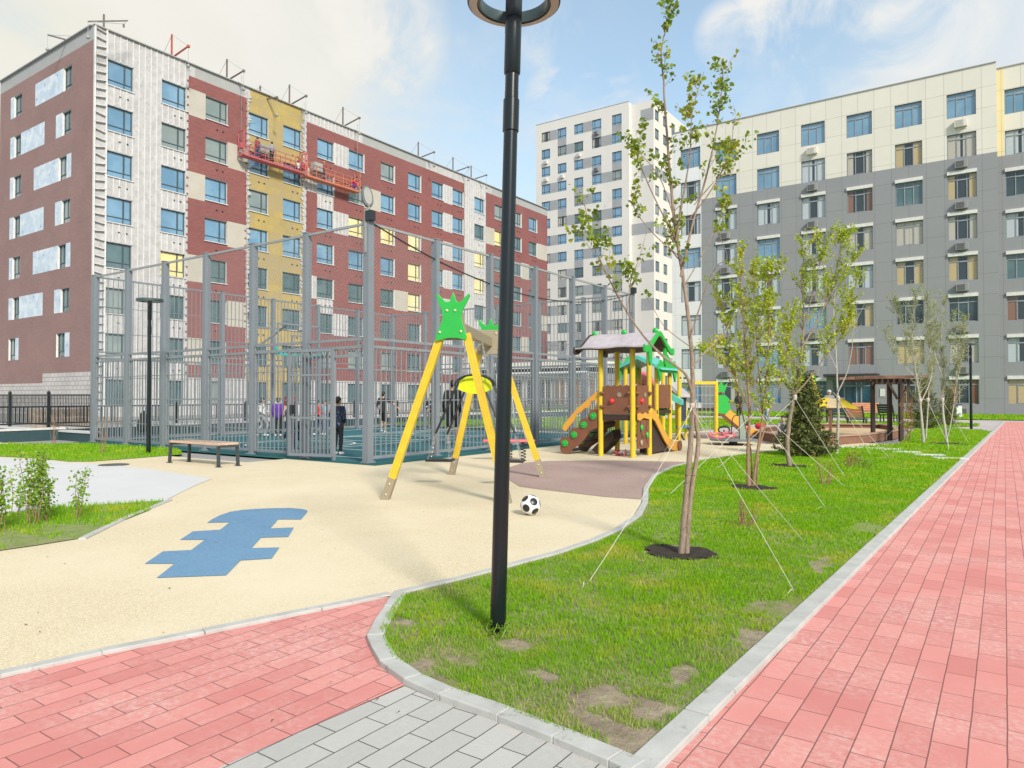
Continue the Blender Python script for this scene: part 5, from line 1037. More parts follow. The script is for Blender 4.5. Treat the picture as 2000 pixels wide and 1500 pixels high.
# carousel
ca = G(1432, 869); cs = thing('carousel', ca, 'low roundabout with red ring seats, steering wheel and grey centre post', 'roundabout')
m = MB(); m.cyl((ca.x, ca.y, .02), .12, .12, 12); m.build('hub', M_BLACKP, cs); m = MB(); m.tube([ca+Z*.13, ca+Z*.17], [.66, .68], 30); m.build('platform', M_FENCE, cs)
pc = ca+RT*.26; m = MB(); m.box(pc+Z*.50, (.17, .10, .68), YAW); m.build('post', mat('sage_green_paint', (.25, .31, .25), .5), cs, bevel=.01)
m = MB(); m.tube([pc+RT*x+Z*z for x, z in ((0, .82), (-.05, .85), (-.22, .83), (-.28, .74), (-.32, .3))], .014, 6); m.build('handle', M_BLACKP, cs, smooth=True)
for dx, z, rr in ((-.45, .27, .22), (-.12, .30, .16)):
    m = MB(); m.tube([ca+RT*(dx+rr*math.cos(q*math.pi/10))+FW*(rr*.8*math.sin(q*math.pi/10))+Z*(z+.05*math.sin(q*math.pi/10)) for q in range(21)], .035, 7); m.build('ring_seat', M_PINKP, cs, smooth=True)
m = MB(); m.tube([ca+RT*(-.2+.16*math.cos(q*math.pi/9))+FW*.2+Z*(.42+.10*math.sin(q*math.pi/9)) for q in range(19)], .022, 6); m.tube([ca+RT*(-.2)+FW*.2+Z*.2, ca+RT*(-.2)+FW*.2+Z*.42], .02, 6); m.build('steering_wheel', M_BLKR, cs, smooth=True)
lg = G(1454, 858); lgt = thing('ladybird_rocker', lg, 'red ladybird figure behind the roundabout', 'rocker'); m = MB(); m.ball(lg+Z*.36, .17, n=14, m=9, sc=(1, .8, .9)); m.build('body', M_REDB, lgt, smooth=True); m = MB(); m.ball(lg+Z*.50-FW*.06, .10, n=10, m=7); m.build('head', M_BLKR, lgt, smooth=True); m = MB(); m.cyl((lg.x, lg.y, 0), .06, .22, 10); m.build('stand', M_BLACKP, lgt)
lg = G(1484, 850); m = MB(); m.ball((lg.x, lg.y, .32), .16, n=12, m=8, sc=(1.1, .8, .8)); m.cyl((lg.x, lg.y, 0), .05, .3, 8); tag(m.build('rocker', M_REDB, smooth=True), 'second red rocker half hidden by the thin tree stems', 'rocker')
# sandbox
SBX = [tuple(p[:2]) for p in gp([(1478,858),(1530,869),(1604,872),(1690,866),(1756,856),(1748,845),(1720,841),(1626,840),(1540,842),(1490,850)])]
cx_ = sum(p[0] for p in SBX)/len(SBX); cy_ = sum(p[1] for p in SBX)/len(SBX); inn = [(cx_+(x-cx_)*.965, cy_+(y-cy_)*.965) for x, y in SBX]
M_BRNW = mat('brown_timber_border', (.20, .10, .065), .6, .15, 6); sb = thing('sandbox', (cx_, cy_, 0), 'brown-rimmed many-sided sandbox beside the lawn', 'sandbox'); n = len(SBX)
for i in range(n):
    a, b, c, d = SBX[i], SBX[(i+1)%n], inn[(i+1)%n], inn[i]; m = MB(); m.prism([a, b, c, d], 0, .24); m.build('border', M_BRNW, sb)
m = MB()
for i in range(n):
    o_ = lambda p, k: (cx_+(p[0]-cx_)*k, cy_+(p[1]-cy_)*k); m.prism([o_(SBX[i], 1.015), o_(SBX[(i+1)%n], 1.015), o_(SBX[(i+1)%n], .945), o_(SBX[i], .945)], .243, .28)
m.build('rim_board', mat('rim_board_wood', (.36, .23, .17), .6, .12, 6), sb)
m = MB(); m.prism(inn, .0, .10); tag(m.build('sand', M_SAND), kind='structure')
# yellow play boat over the sandbox
yb = G(1630, 858); ybt = thing('play_boat', yb, 'yellow and cream play canopy with a tall curved yellow mast over the sandbox', 'play canopy'); s2 = .0163
yp = lambda px, py, o=0: yb+RT*((px-1630)*s2)+FW*o+Z*(1.4-(py-773)*s2)
for px, py, o_ in ((1622, 798, 0), (1625, 798, 1.0), (1600, 790, .5)): q = yp(px, py, o_); m = MB(); m.bar((q.x, q.y, 0), q, .08, .08); m.build('post', M_BRNW if px > 1610 else M_YEL, ybt)
def flat(pts, o, mt, nm, th=.05): m = MB(); m.slab([((px-1630)*s2, 1.4-(py-773)*s2) for px, py in pts], yb+FW*o, RT, Z, th); return m.build(nm, mt, ybt)
flat([(1611,797),(1614,779),(1637,778),(1641,797)], -.1, mat('cream_canvas', (.62, .50, .33), .7), 'front_panel'); 
M_BYEL = mat('bright_yellow_sheet', (.72, .55, .02), .4)
flat([(1592,794),(1596,786),(1606,779),(1616,776),(1614,784),(1604,787),(1612,790),(1612,797)], 0, M_BYEL, 'left_wing', .3); flat([(1636,777),(1650,783),(1662,791),(1675,798),(1664,799),(1650,796),(1641,797),(1639,786)], 0, M_BYEL, 'right_wing', .3)
flat([(1594,729),(1598,727),(1602,745),(1608,765),(1612,778),(1602,778),(1598,760)], .4, M_BYEL, 'mast', .08); flat([(1598,727),(1602,735),(1604,748),(1602,745)], .39, M_GRN, 'mast_edge', .1)
# pergola
pg = G(1757, 862); pgt = thing('pergola', pg, 'dark brown timber pergola with a flat slatted roof at the edge of the sandbox', 'pergola'); s3 = .0160; M_DW = mat('dark_stained_timber', (.035, .018, .014), .6, .3, 10)
gq = lambda px, z, o=0: pg+RT*((px-1757)*s3)+FW*o+Z*z
for px, o_ in ((1750, .35), (1760, 0), (1757, 1.6)): m = MB(); q = gq(px, 0, o_); m.box((q.x, q.y, .95), (.11, .11, 1.9), YAW); m.build('post', M_DW, pgt)
m = MB()
for o_ in (0, .5, 1.0, 1.6): m.bar(gq(1688, 1.97, o_), gq(1812, 1.99, o_), .05, .09)
m.build('beam', M_BRNW, pgt); m = MB()
for k in range(10): m.bar(gq(1698+k*11, 1.885, -.15), gq(1698+k*11, 1.885, 1.8), .05, .07)
m.build('rafter', M_DW, pgt); m = MB(); m.bar(gq(1712, 1.80), gq(1765, 1.80), .08, .10); m.bar(gq(1760, 1.3), gq(1778, 1.80), .06, .06); m.bar(gq(1754, 1.3), gq(1736, 1.80), .06, .06); m.build('brace', M_DW, pgt)
# benches, loungers, bin beyond
def far_bench(name, px, py, w, lab, cat, ang=0, wood=M_WOODO, slope=False):
    b = G(px, py); r = thing(name, (0, 0, 0), lab, cat); 
    m = MB(); m.box((0, .02, .42), (w, .42, .05)); m.build('seat', wood if not slope else M_LEG, r)
    m = MB()
    for k in range(4): m.box((0, .27+.05*k, .56+.12*k), (w, .03, .10), mat=Matrix.Rotation(-.35, 3, 'X'))
    m.build('backrest', wood, r)
    for s_ in (-1, 1):
        for y in (-.17, .2): m = MB(); m.bar((s_*(w/2-.06), y, 0), (s_*(w/2-.06), y*.8, .41), .05, .05); m.build('leg', M_LEG, r)
        m = MB(); m.bar((s_*(w/2-.02), .2, .40), (s_*(w/2-.02), .45, .98), .05, .05); m.build('back_frame', M_LEG, r)
    r.location = b; r.rotation_euler = (0, 0, YAW+ang); return r
far_bench('bench', 1684, 818, 1.75, 'wooden bench with a slatted back in front of the grey building entrance', 'bench', math.pi)
far_bench('lounger', 1674, 838, .75, 'slatted wooden lounger chair on black legs behind the sandbox', 'lounger', math.pi*.75, slope=True)
far_bench('lounger', 1736, 826, .8, 'dark lounger chair left of the pergola posts', 'lounger', math.pi*.7, wood=M_LEG, slope=True)
far_bench('lounger', 1640, 832, .8, 'low bench seen behind the play canopy posts', 'bench', math.pi*.9, wood=M_LEG, slope=True)
b = G(1873, 816); bn = thing('litter_bin', b, 'white litter bin with a dark lid on the far grass', 'bin'); m = MB(); m.box((b.x, b.y, .42), (.30, .26, .74), .2); m.build('body', M_WHITEP, bn, bevel=.02); m = MB(); m.box((b.x, b.y, .82), (.33, .29, .06), .2); m.build('lid', M_BLACKP, bn)
# dark jacket on the fence behind the lamp
j = onY(279, 828, FY0+.16); jt = MB(); jt.tube([(j.x+.04, j.y, .98), (j.x+.02, j.y, .86), (j.x, j.y, .65), (j.x-.03, j.y, .48), (j.x, j.y, .40)], [.03, .09, .13, .15, .10], 10); tag(jt.build('jacket', mat('black_cloth', (.012, .014, .016), .9, bump=.5, bsc=12), smooth=True), 'black jacket hanging on the sports fence beside the thin lamp post', 'jacket')
# ------------------------------------------------------------------ trees
def bark(name, a, b, dk):
    t = NT(name); p = t.pos(); mp = t.n('ShaderNodeMapping'); mp.inputs['Scale'].default_value = (1, 1, .25); t.l(p, mp.inputs[0])
    col = t.mix(t.ramp(t.noise(mp.outputs[0], 55, 5, .7), .35, .65), a, b); mp2 = t.n('ShaderNodeMapping'); mp2.inputs['Scale'].default_value = (1, 1, 3.5); t.l(p, mp2.inputs[0])
    col = t.mix(t.ramp(t.noise(mp2.outputs[0], 14, 4, .7), .60, .68), col, dk); t.l(col, t.b.inputs['Base Color']); t.b.inputs['Roughness'].default_value = .85; t.bump(t.noise(mp.outputs[0], 60, 4), .6, .01); return t.m
M_BARK = bark('pinkish_grey_bark', (.20, .145, .105), (.33, .255, .20), (.10, .07, .055)); M_BARK2 = bark('brown_bark', (.22, .13, .08), (.34, .22, .14), (.09, .055, .035)); M_BARK3 = bark('pale_grey_bark', (.33, .31, .28), (.45, .42, .38), (.14, .12, .10))
def leafm(name, a, b, c):
    t = NT(name); r = t.n('ShaderNodeNewGeometry').outputs['Random Per Island']; col = t.mix(r, a, b); col = t.mix(t.ramp(t.noise(t.pos(), 2.2, 3), .5, .72), col, c)
    t.l(col, t.b.inputs['Base Color']); t.b.inputs['Roughness'].default_value = .45; tr = t.n('ShaderNodeBsdfTranslucent'); t.l(col, tr.inputs[0]); ms = t.n('ShaderNodeMixShader'); ms.inputs[0].default_value = .4
    o = t.t.nodes['Material Output']; t.l(t.b.outputs[0], ms.inputs[1]); t.l(tr.outputs[0], ms.inputs[2]); t.l(ms.outputs[0], o.inputs[0]); return t.m
L_MAIN = leafm('olive_green_leaves', (.13, .23, .02), (.28, .37, .03), (.44, .45, .05)); L_YG = leafm('yellow_green_leaves', (.28, .40, .015), (.46, .54, .03), (.55, .52, .05)); L_PALE = leafm('pale_green_leaves', (.26, .31, .12), (.38, .42, .20), (.42, .43, .22)); L_GRN = leafm('fresh_green_leaves', (.14, .30, .015), (.28, .44, .03), (.40, .48, .05)); L_ORA = leafm('orange_green_twigs', (.30, .20, .04), (.38, .16, .05), (.22, .28, .05))
def leaves(name, pts, size, m, parent, heart=True, sh=1.0):
    P = np.array([tuple(p) for p in pts]); n = len(P); o = Vector((0, 0, 0)); q = parent
    while q is not None: o += q.location; q = q.parent
    P = P - np.array(o); a = rng.uniform(0, 2*np.pi, n); el = rng.uniform(-1.1, .5, n); s = size*(.6+.7*rng.random(n))
    d = np.stack([np.cos(a)*np.cos(el), np.sin(a)*np.cos(el), np.sin(el)], 1); w = np.cross(d, rng.normal(size=(n, 3))); w /= np.linalg.norm(w, axis=1)[:, None]; nn = np.cross(d, w)
    S = s[:, None]
    if heart: prof = [(0, 0, 0), (.22, .48, .10), (.62, .40, .08), (1.05, 0, -.06), (.62, -.40, .08), (.22, -.48, .10)]
    else: prof = [(0, 0, 0), (.5, .33, .06), (1, 0, 0), (.5, -.33, .06)]
    V = np.stack([P + S*(d*x + w*y*sh + nn*z) for x, y, z in prof], 1).reshape(-1, 3); k = len(prof)
    tri = [(0, 1, 2), (0, 2, 3), (0, 3, 4), (0, 4, 5)] if heart else [(0, 1, 2), (0, 2, 3)]
    F = (k*np.arange(n)[:, None, None] + np.array(tri)[None]).reshape(-1, 3); me = bpy.data.meshes.new(name); me.vertices.add(len(V)); me.vertices.foreach_set('co', V.ravel())
    me.loops.add(F.size); me.loops.foreach_set('vertex_index', F.ravel().astype(np.int32)); me.polygons.add(len(F)); me.polygons.foreach_set('loop_start', np.arange(0, F.size, 3, dtype=np.int32)); me.polygons.foreach_set('loop_total', np.full(len(F), 3, dtype=np.int32))
    me.update(calc_edges=True); me.materials.append(m); ob = bpy.data.objects.new(name, me); COL.objects.link(ob); ob.parent = parent; return ob
def smooth_path(pts, n=5, wob=.0):
    P = [Vector(p) for p in pts]; out_ = []
    for i in range(len(P)-1):
        a, b, c, d = P[max(i-1, 0)], P[i], P[i+1], P[min(i+2, len(P)-1)]
        for k in range(n):
            t = k/n; q = .5*((2*b)+(c-a)*t+(2*a-5*b+4*c-d)*t*t+(3*b-a-3*c+d)*t**3); out_.append(q + Vector([random.gauss(0, wob) for _ in range(3)]))
    return out_+[P[-1]]
def tree(base, stems, label, mb_, ml, leaf, twigs, tw_len, lpt, ties=(), group='staked young trees on the lawn', heart=True, up=.55, cat='tree'):
    """stems: (pixel points, r0, r1, first depth offset, last depth offset, leafy from fraction)"""
    D = base.dot(FW); r = thing('young_tree', base, label, cat, group); tr = MB(); LP = []; tr_parts = MB()
    def s_(px, py, o): return at(px, py, D+o)
    for pts, r0, r1, o0, o1, lf in stems:
        n = len(pts); P = smooth_path([s_(x, y, o0+(o1-o0)*i/(n-1)) for i, (x, y) in enumerate(pts)], 6, r0*.06); K = len(P)
        if pts[0][1] > 850 and abs(P[0].z) < .6: P[0].z = -.05
        (tr if r0 > .018 else tr_parts).tube(P, [r0+(r1-r0)*(i/(K-1))**.85 for i in range(K)], 10 if r0 > .02 else 6)
        nt_ = max(1, int(twigs*sum((P[i+1]-P[i]).length for i in range(K-1))*(1-lf)))
        for _ in range(nt_):
            f = lf+(1-lf)*random.random(); i = min(K-2, int(f*(K-1))); p = P[i]; ax = (P[i+1]-P[i]).normalized(); az = random.uniform(0, 2*math.pi)
            dr = (Vector((math.cos(az), math.sin(az), 0))*(1-up*.7) + Vector((0, 0, 1))*up + ax*.35).normalized(); L_ = tw_len*random.uniform(.35, 1.1)*(1-.45*f); q = [p]
            for k in range(4): dr = (dr + Vector((random.gauss(0, .18), random.gauss(0, .18), random.gauss(.10, .12)))).normalized(); q.append(q[-1]+dr*L_/4)
            rr = max(.0018, (r0+(r1-r0)*f)*.38); tr_parts.tube(q, [rr, rr*.8, rr*.6, rr*.45, .0012], 4)
            for k in range(int(lpt*random.uniform(.5, 1.4))):
                g = random.uniform(.25, 1)**.8*4; j = min(3, int(g)); LP.append(q[j].lerp(q[j+1], g-j)+Vector([random.gauss(0, leaf*.55) for _ in range(3)]))
    t_ = tr.build('trunk', mb_, r, smooth=True); tr_parts.build('branches', mb_, r, smooth=True)
    if LP: leaves('crown', LP, leaf, ml, r, heart)
    for x, y, h_, w_ in ties:
        c = s_(x, y, -.0); w_ *= .72; h_ *= .8; m = MB(); m.tube([c-Z*h_/2, c-Z*h_*.2, c+Z*h_*.2, c+Z*h_/2], [w_*.8, w_, w_*1.1, w_*.7], 8)
        for _ in range(4): e_ = c+Vector([random.gauss(0, w_*1.6) for _ in range(3)]); m.tube([c, e_], .006, 4)
        m.build('tie', M_TIE, r)
    return r
M_TIE = mat('white_cloth_tie', (.48, .43, .39), .9)
T1 = G(1332, 1086)
tree(T1, [
 ([(1330,1090),(1336,1010),(1343,930),(1349,860),(1352,800),(1353,740),(1348,660),(1338,570),(1324,480),(1314,400),(1306,310),(1300,230),(1296,160),(1292,100),(1303,50),(1318,12)], .029, .0035, 0, .05, .50),
 ([(1341,1090),(1345,1010),(1355,930),(1364,865),(1358,810),(1353,770)], .023, .016, .0, .03, 1.1),
 ([(1352,770),(1338,730),(1300,700),(1262,662),(1225,610),(1190,545),(1165,490),(1148,430),(1140,385)], .014, .002, 0, -.45, .55),
 ([(1225,610),(1232,550),(1250,500),(1262,455)], .005, .0015, -.25, -.1, .3),
 ([(1190,545),(1165,500),(1130,460)], .004, .0015, -.3, -.6, .2),
 ([(1348,660),(1380,560),(1400,520),(1420,500),(1395,440)], .007, .0015, 0, -.3, .95),
 ([(1350,720),(1375,690),(1410,655),(1440,610),(1460,600)], .008, .002, 0, .4, .5),
 ([(1352,680),(1300,640),(1275,600),(1262,580)], .005, .0015, 0, .5, .9),
 ([(1330,540),(1352,440),(1378,350),(1398,260),(1408,190),(1412,130)], .013, .002, 0, .35, .35),
 ([(1320,470),(1335,380),(1348,300),(1352,220),(1375,140)], .010, .002, 0, -.35, .35),
 ([(1345,430),(1390,370),(1425,300),(1432,240)], .007, .0015, .1, -.2, .3),
 ([(1356,400),(1400,350),(1430,335),(1440,290)], .005, .0015, .1, .4, .3),
 ([(1322,470),(1285,400),(1258,340),(1243,290),(1262,262)], .009, .0015, 0, .3, .4),
 ([(1318,430),(1290,350),(1250,300),(1225,285)], .006, .0015, 0, -.4, .5),
 ([(1326,500),(1280,460),(1240,410),(1232,370)], .006, .0015, 0, -.2, .5),
 ([(1335,560),(1370,500),(1410,420),(1430,380)], .006, .0015, 0, .3, .5),
], 'tallest young tree with a forked pinkish trunk and sparse heart-shaped leaves, nearest the camera', M_BARK, L_MAIN, .037, 16, .38, 14, ties=[(1352, 792, .05, .030)])
T2 = G(1466, 952)
tree(T2, [
 ([(1462,952),(1461,880),(1464,800),(1458,720),(1452,620),(1446,540),(1450,500)], .032, .003, 0, .1, .42),
 ([(1470,958),(1478,890),(1490,810),(1498,720),(1502,620),(1495,545)], .024, .003, 0, -.2, .4),
 ([(1466,950),(1468,890),(1448,800),(1432,720),(1418,640),(1400,560)], .016, .003, 0, .5, .42),
 ([(1478,890),(1505,800),(1530,730),(1540,660),(1545,610)], .014, .003, 0, .4, .4),
 ([(1464,800),(1430,730),(1400,700),(1375,690)], .009, .002, 0, -.5, .35),
 ([(1490,810),(1480,700),(1475,600),(1470,520)], .012, .002, 0, .3, .35),
 ([(1458,720),(1480,640),(1500,560),(1512,520)], .009, .002, 0, -.4, .3),
], 'bushy yellow-green young tree of several thin brown stems, second along the lawn', M_BARK2, L_YG, .034, 26, .62, 24, ties=[(1480, 800, .06, .03)])
T3 = G(1541, 912)
tree(T3, [
 ([(1542,914),(1538,860),(1546,800),(1553,760),(1564,700),(1570,620),(1566,540),(1575,480)], .048, .005, 0, .1, .38),
 ([(1553,770),(1580,740),(1610,700),(1640,660),(1660,610),(1672,540)], .020, .003, 0, -.3, .35),
 ([(1566,680),(1600,620),(1625,560),(1640,490),(1645,465)], .018, .003, 0, .4, .3),
 ([(1570,640),(1590,560),(1605,500),(1610,465)], .014, .003, 0, -.4, .25),
 ([(1560,720),(1530,680),(1505,640),(1490,600)], .012, .002, 0, .3, .5),
 ([(1610,600),(1650,540),(1672,500)], .010, .002, .2, 0, .1),
 ([(1595,690),(1640,640),(1655,580)], .010, .002, -.1, .5, .1),
], 'leaning young tree with a broad bright green crown and a white tie on its trunk', M_BARK, L_YG, .036, 26, .80, 26, ties=[(1553, 776, .13, .05)])
T4 = G(1634, 888)
tree(T4, [
 ([(1634,890),(1637,820),(1636,770),(1633,700),(1628,620),(1632,560)], .040, .006, 0, .1, .6),
 ([(1637,765),(1655,725),(1664,680),(1668,640),(1690,590)], .018, .003, 0, -.3, .5),
 ([(1634,720),(1615,680),(1600,640)], .012, .003, 0, .3, .4),
], 'thin nearly leafless pale tree in front of the sandbox', M_BARK3, L_PALE, .03, 9, .7, 5, ties=[(1637, 778, .15, .055)], heart=False)
T5 = G(1806, 866); PB = [(1720,1885)]
def pale(base, stems, lab, ties): return tree(base, stems, lab, M_BARK3, L_PALE, .038, 26, .8, 30, ties=ties, heart=False, up=.7)
pale(G(1804, 867), [([(1804,868),(1800,820),(1797,785),(1792,740),(1780,690),(1762,640),(1745,590)], .045, .004, 0, .3, .3), ([(1797,785),(1785,700),(1782,630),(1790,570)], .022, .003, 0, -.4, .3), ([(1797,790),(1820,730),(1815,660),(1822,600)], .020, .003, 0, .4, .3), ([(1790,740),(1755,700),(1730,650)], .014, .003, 0, -.3, .3)], 'pale feathery young tree left of the pair beyond the pergola', [(1797, 782, .15, .06)])
pale(G(1848, 866), [([(1850,868),(1843,820),(1841,780),(1842,720),(1838,650),(1846,580)], .045, .004, 0, .2, .3), ([(1848,862),(1858,820),(1866,760),(1868,690),(1862,610)], .026, .003, 0, -.4, .4), ([(1842,740),(1822,680),(1815,620),(1808,570)], .018, .003, 0, .4, .25), ([(1866,760),(1880,690),(1884,620)], .014, .003, 0, .1, .3)], 'pale feathery young tree with a forked trunk just left of the far black street lamp', [(1841, 781, .15, .06), (1812, 781, .15, .07)])
pale(G(1815, 858), [([(1808,862),(1812,800),(1815,760),(1825,700),(1835,640)], .03, .004, 0, .3, .4)], 'slim pale stem standing between the two feathery trees', [])
# guy ropes
M_ROPE = mat('white_rope', (.55, .53, .46), .8)
def rope(D, node, end, lab, sag=.01, kink=None):
    a = at(node[0], node[1], D); b = G(*end); mid = [a.lerp(b, t)-Z*sag*4*t*(1-t) for t in [k/10 for k in range(11)]]
    m = MB(); m.tube(mid, (.0010+.00022*D), 5); tail = b+Vector((random.gauss(0, .08), random.gauss(0, .08), .03)); m.tube([b, b.lerp(tail, .5)+Z*.04, tail], .0025, 4)
    tag(m.build('guy_rope', M_ROPE), lab, 'rope', 'white guy ropes holding the young trees')
d_ = [t.dot(FW) for t in (T1, T2, T3, T4)]
rope(d_[0], (1352, 797), (1142, 1148), 'slack white guy rope from the nearest tree to the grass behind the lamp post', .05)
rope(d_[0], (1352, 797), (1556, 1163), 'white guy rope from the nearest tree ending closest to the red path')
rope(d_[0], (1352, 797), (1574, 1062), 'white guy rope from the nearest tree ending beneath the second tree')
rope(d_[0], (1352, 797), (1262, 935), 'short white guy rope from the nearest tree to the curved kerb')
rope(d_[1], (1480, 800), (1617, 998), 'white guy rope from the bushy second tree to the middle of the lawn')
rope(d_[1], (1480, 800), (1656, 955), 'white guy rope from the bushy second tree to the reddish tufts')
rope(d_[1], (1480, 800), (1303, 970), 'white guy rope from the bushy second tree back towards the nearest tree')
rope(d_[2], (1553, 778), (1652, 934), 'white guy rope from the leaning tree down its right side')
rope(d_[2], (1553, 778), (1400, 916), 'white guy rope from the leaning tree across to the left')
rope(d_[2], (1553, 778), (1545, 868), 'steep white guy rope close to the leaning trunk')
rope(d_[3], (1637, 780), (1740, 898), 'white guy rope from the leafless tree to the stepping stones')
rope(d_[3], (1637, 780), (1702, 890), 'steeper white guy rope from the leafless tree in front of the sandbox')
D5 = G(1848, 866).dot(FW)
rope(D5, (1841, 784), (1853, 880), 'steep white guy rope under the forked feathery tree'); rope(D5, (1841, 784), (1893, 866), 'white guy rope from the forked feathery tree towards the far lamp')
rope(D5, (1812, 784), (1855, 872), 'white guy rope crossing between the two feathery trees'); rope(D5, (1797, 785), (1722, 862), 'long white guy rope from the left feathery tree past the pergola post')
# spruces
def needles():
    t = NT('spruce_needles'); r = t.n('ShaderNodeNewGeometry').outputs['Random Per Island']; col = t.mix(r, (.045, .075, .016), (.15, .165, .035)); t.l(col, t.b.inputs['Base Color']); t.b.inputs['Roughness'].default_value = .6; return t.m
M_NEED = needles()
def spruce(base, h, rad, lab, dens=1.0):
    r = thing('spruce_tree', base, lab, 'spruce'); m = MB(); m.tube([base, base+Z*h*.97], [.045*h/2, .006], 8); m.build('trunk', M_BARK2, r); bo = MB(); LP = []; z = .10
    while z < h*.98:
        f = z/h; L_ = rad*(1-f)**.62*random.uniform(.7, 1.15)+.04; nb = int(7*dens*(1-f*.4))+2; a0 = random.random()*6
        for k in range(nb):
            a = a0+2*math.pi*k/nb+random.gauss(0, .2); l2 = L_*random.uniform(.65, 1.15); d = Vector((math.cos(a), math.sin(a), 0)); P = [base+Z*z, base+Z*(z-.03*l2)+d*l2*.5, base+Z*(z+.16*l2)+d*l2]; bo.tube(P, [.008, .006, .002], 4)
            for _ in range(int(l2*110*dens)+6):
                t = random.random()**.6; p = P[0].lerp(P[1], t*2) if t < .5 else P[1].lerp(P[2], t*2-1); side = Vector((-d.y, d.x, 0))*random.gauss(0, .14*l2*(1.2-t)); LP.append(p+side+Z*random.gauss(0, .025))
        z += h*.045
    bo.build('branches', M_BARK2, r); leaves('crown', LP, .075 if h < 2.6 else .13, M_NEED, r, False, .55); return r
spruce(G(1575, 892), 1.95, .66, 'dark bushy spruce behind the leaning tree, left of the play canopy', 1.3)
spruce(G(1808, 838), 2.3, .75, 'dark green spruce right behind the pergola', 1.0)
spruce(G(1852, 832), 1.9, .5, 'small round spruce left of the far black street lamp', .9)
spruce(G(1962, 808), 4.0, 1.25, 'spruce standing against the grey wall at the far right', .8)
for px, py, h_, lab in ((1408, 812, 1.7, 'dark bush behind the climbing frame'), (1560, 822, 1.5, 'rounded dark green bush at the foot of the grey building')): spruce(G(px, py), h_, .8, lab, .8)
# leafy shrubs and small plants
def shrub(base, h, spread, n, m_, lab, leaf=.034, lp=26, name='leafy_shrub', cat='shrub', group=None, bk=M_BARK2):
    r = thing(name, base, lab, cat, group); st = MB(); LP = []
    for k in range(n):
        a = random.uniform(0, 6.28); top = base+Vector((math.cos(a)*spread*random.random(), math.sin(a)*spread*random.random(), h*random.uniform(.6, 1.08))); b = base+Vector((math.cos(a)*.04, math.sin(a)*.04, 0)); P = smooth_path([b, b.lerp(top, .5)+Vector((random.gauss(0, .03), random.gauss(0, .03), 0)), top], 4, .004)
        st.tube(P, [.006*(1-.7*i/(len(P)-1)) for i in range(len(P))], 4)
        for _ in range(lp): t = random.uniform(.3, 1)*(len(P)-1); i = min(len(P)-2, int(t)); LP.append(P[i].lerp(P[i+1], t-i)+Vector([random.gauss(0, .028) for _ in range(3)]))
    st.build('stem', bk, r)
    if LP: leaves('foliage', LP, leaf, m_, r, False, 1.4)
    return r
for px, py, h_, n, w in ((2, 1040, .75, 6, 'at the left edge of the picture'), (28, 1010, .62, 3, 'behind the leftmost one'), (62, 1028, .80, 8, 'tallest, in the middle of its row'), (88, 1022, .74, 7, 'second from the right in its row'), (146, 1018, .60, 3, 'slimmest, at the right end of its row')):
    shrub(G(px, py), h_, .22, n, L_GRN, 'upright leafy shrub by the grey pavement, '+w, group='shrubs at the left edge', lp=75)
shrub(G(198, 886), .9, .16, 9, L_PALE, 'bare twiggy sapling in the grass strip before the fence', lp=0, name='bare_sapling', cat='sapling'); shrub(G(105, 869), .95, .16, 8, L_PALE, 'bare twiggy sapling beside the black railing', lp=0, name='bare_sapling', cat='sapling')
shrub(G(1772, 866), 1.6, .22, 9, L_ORA, 'narrow orange-green shrub right of the pergola posts', leaf=.05, lp=40)
shrub(G(1455, 1032), .28, .16, 14, L_ORA, 'rust-tipped dry tuft in the grass right of the nearest tree', leaf=.018, lp=10, name='dry_tuft', cat='plant'); shrub(G(1612, 950), .5, .20, 12, L_ORA, 'tall rusty grass tuft behind the bushy second tree', leaf=.02, lp=12, name='dry_tuft', cat='plant')
shrub(G(1655, 916), .28, .14, 8, L_ORA, 'low reddish plant, left of three in the lawn', leaf=.03, lp=12, name='low_plant', cat='plant'); shrub(G(1672, 912), .34, .16, 8, L_ORA, 'low reddish plant, middle of three in the lawn', leaf=.03, lp=12, name='low_plant', cat='plant'); shrub(G(1692, 918), .25, .18, 8, L_GRN, 'low green plant, right of three in the lawn', leaf=.03, lp=14, name='low_plant', cat='plant')
shrub(G(1740, 826), 1.3, .3, 6, L_PALE, 'pale budding shrub left of the pergola by the notice', leaf=.04, lp=30)
tg = shrub(G(978, 1252), .11, .09, 26, L_GRN, 'tuft of long grass at the foot of the big black lamp post', lp=0, name='grass_tuft', cat='grass tuft', bk=L_GRN)

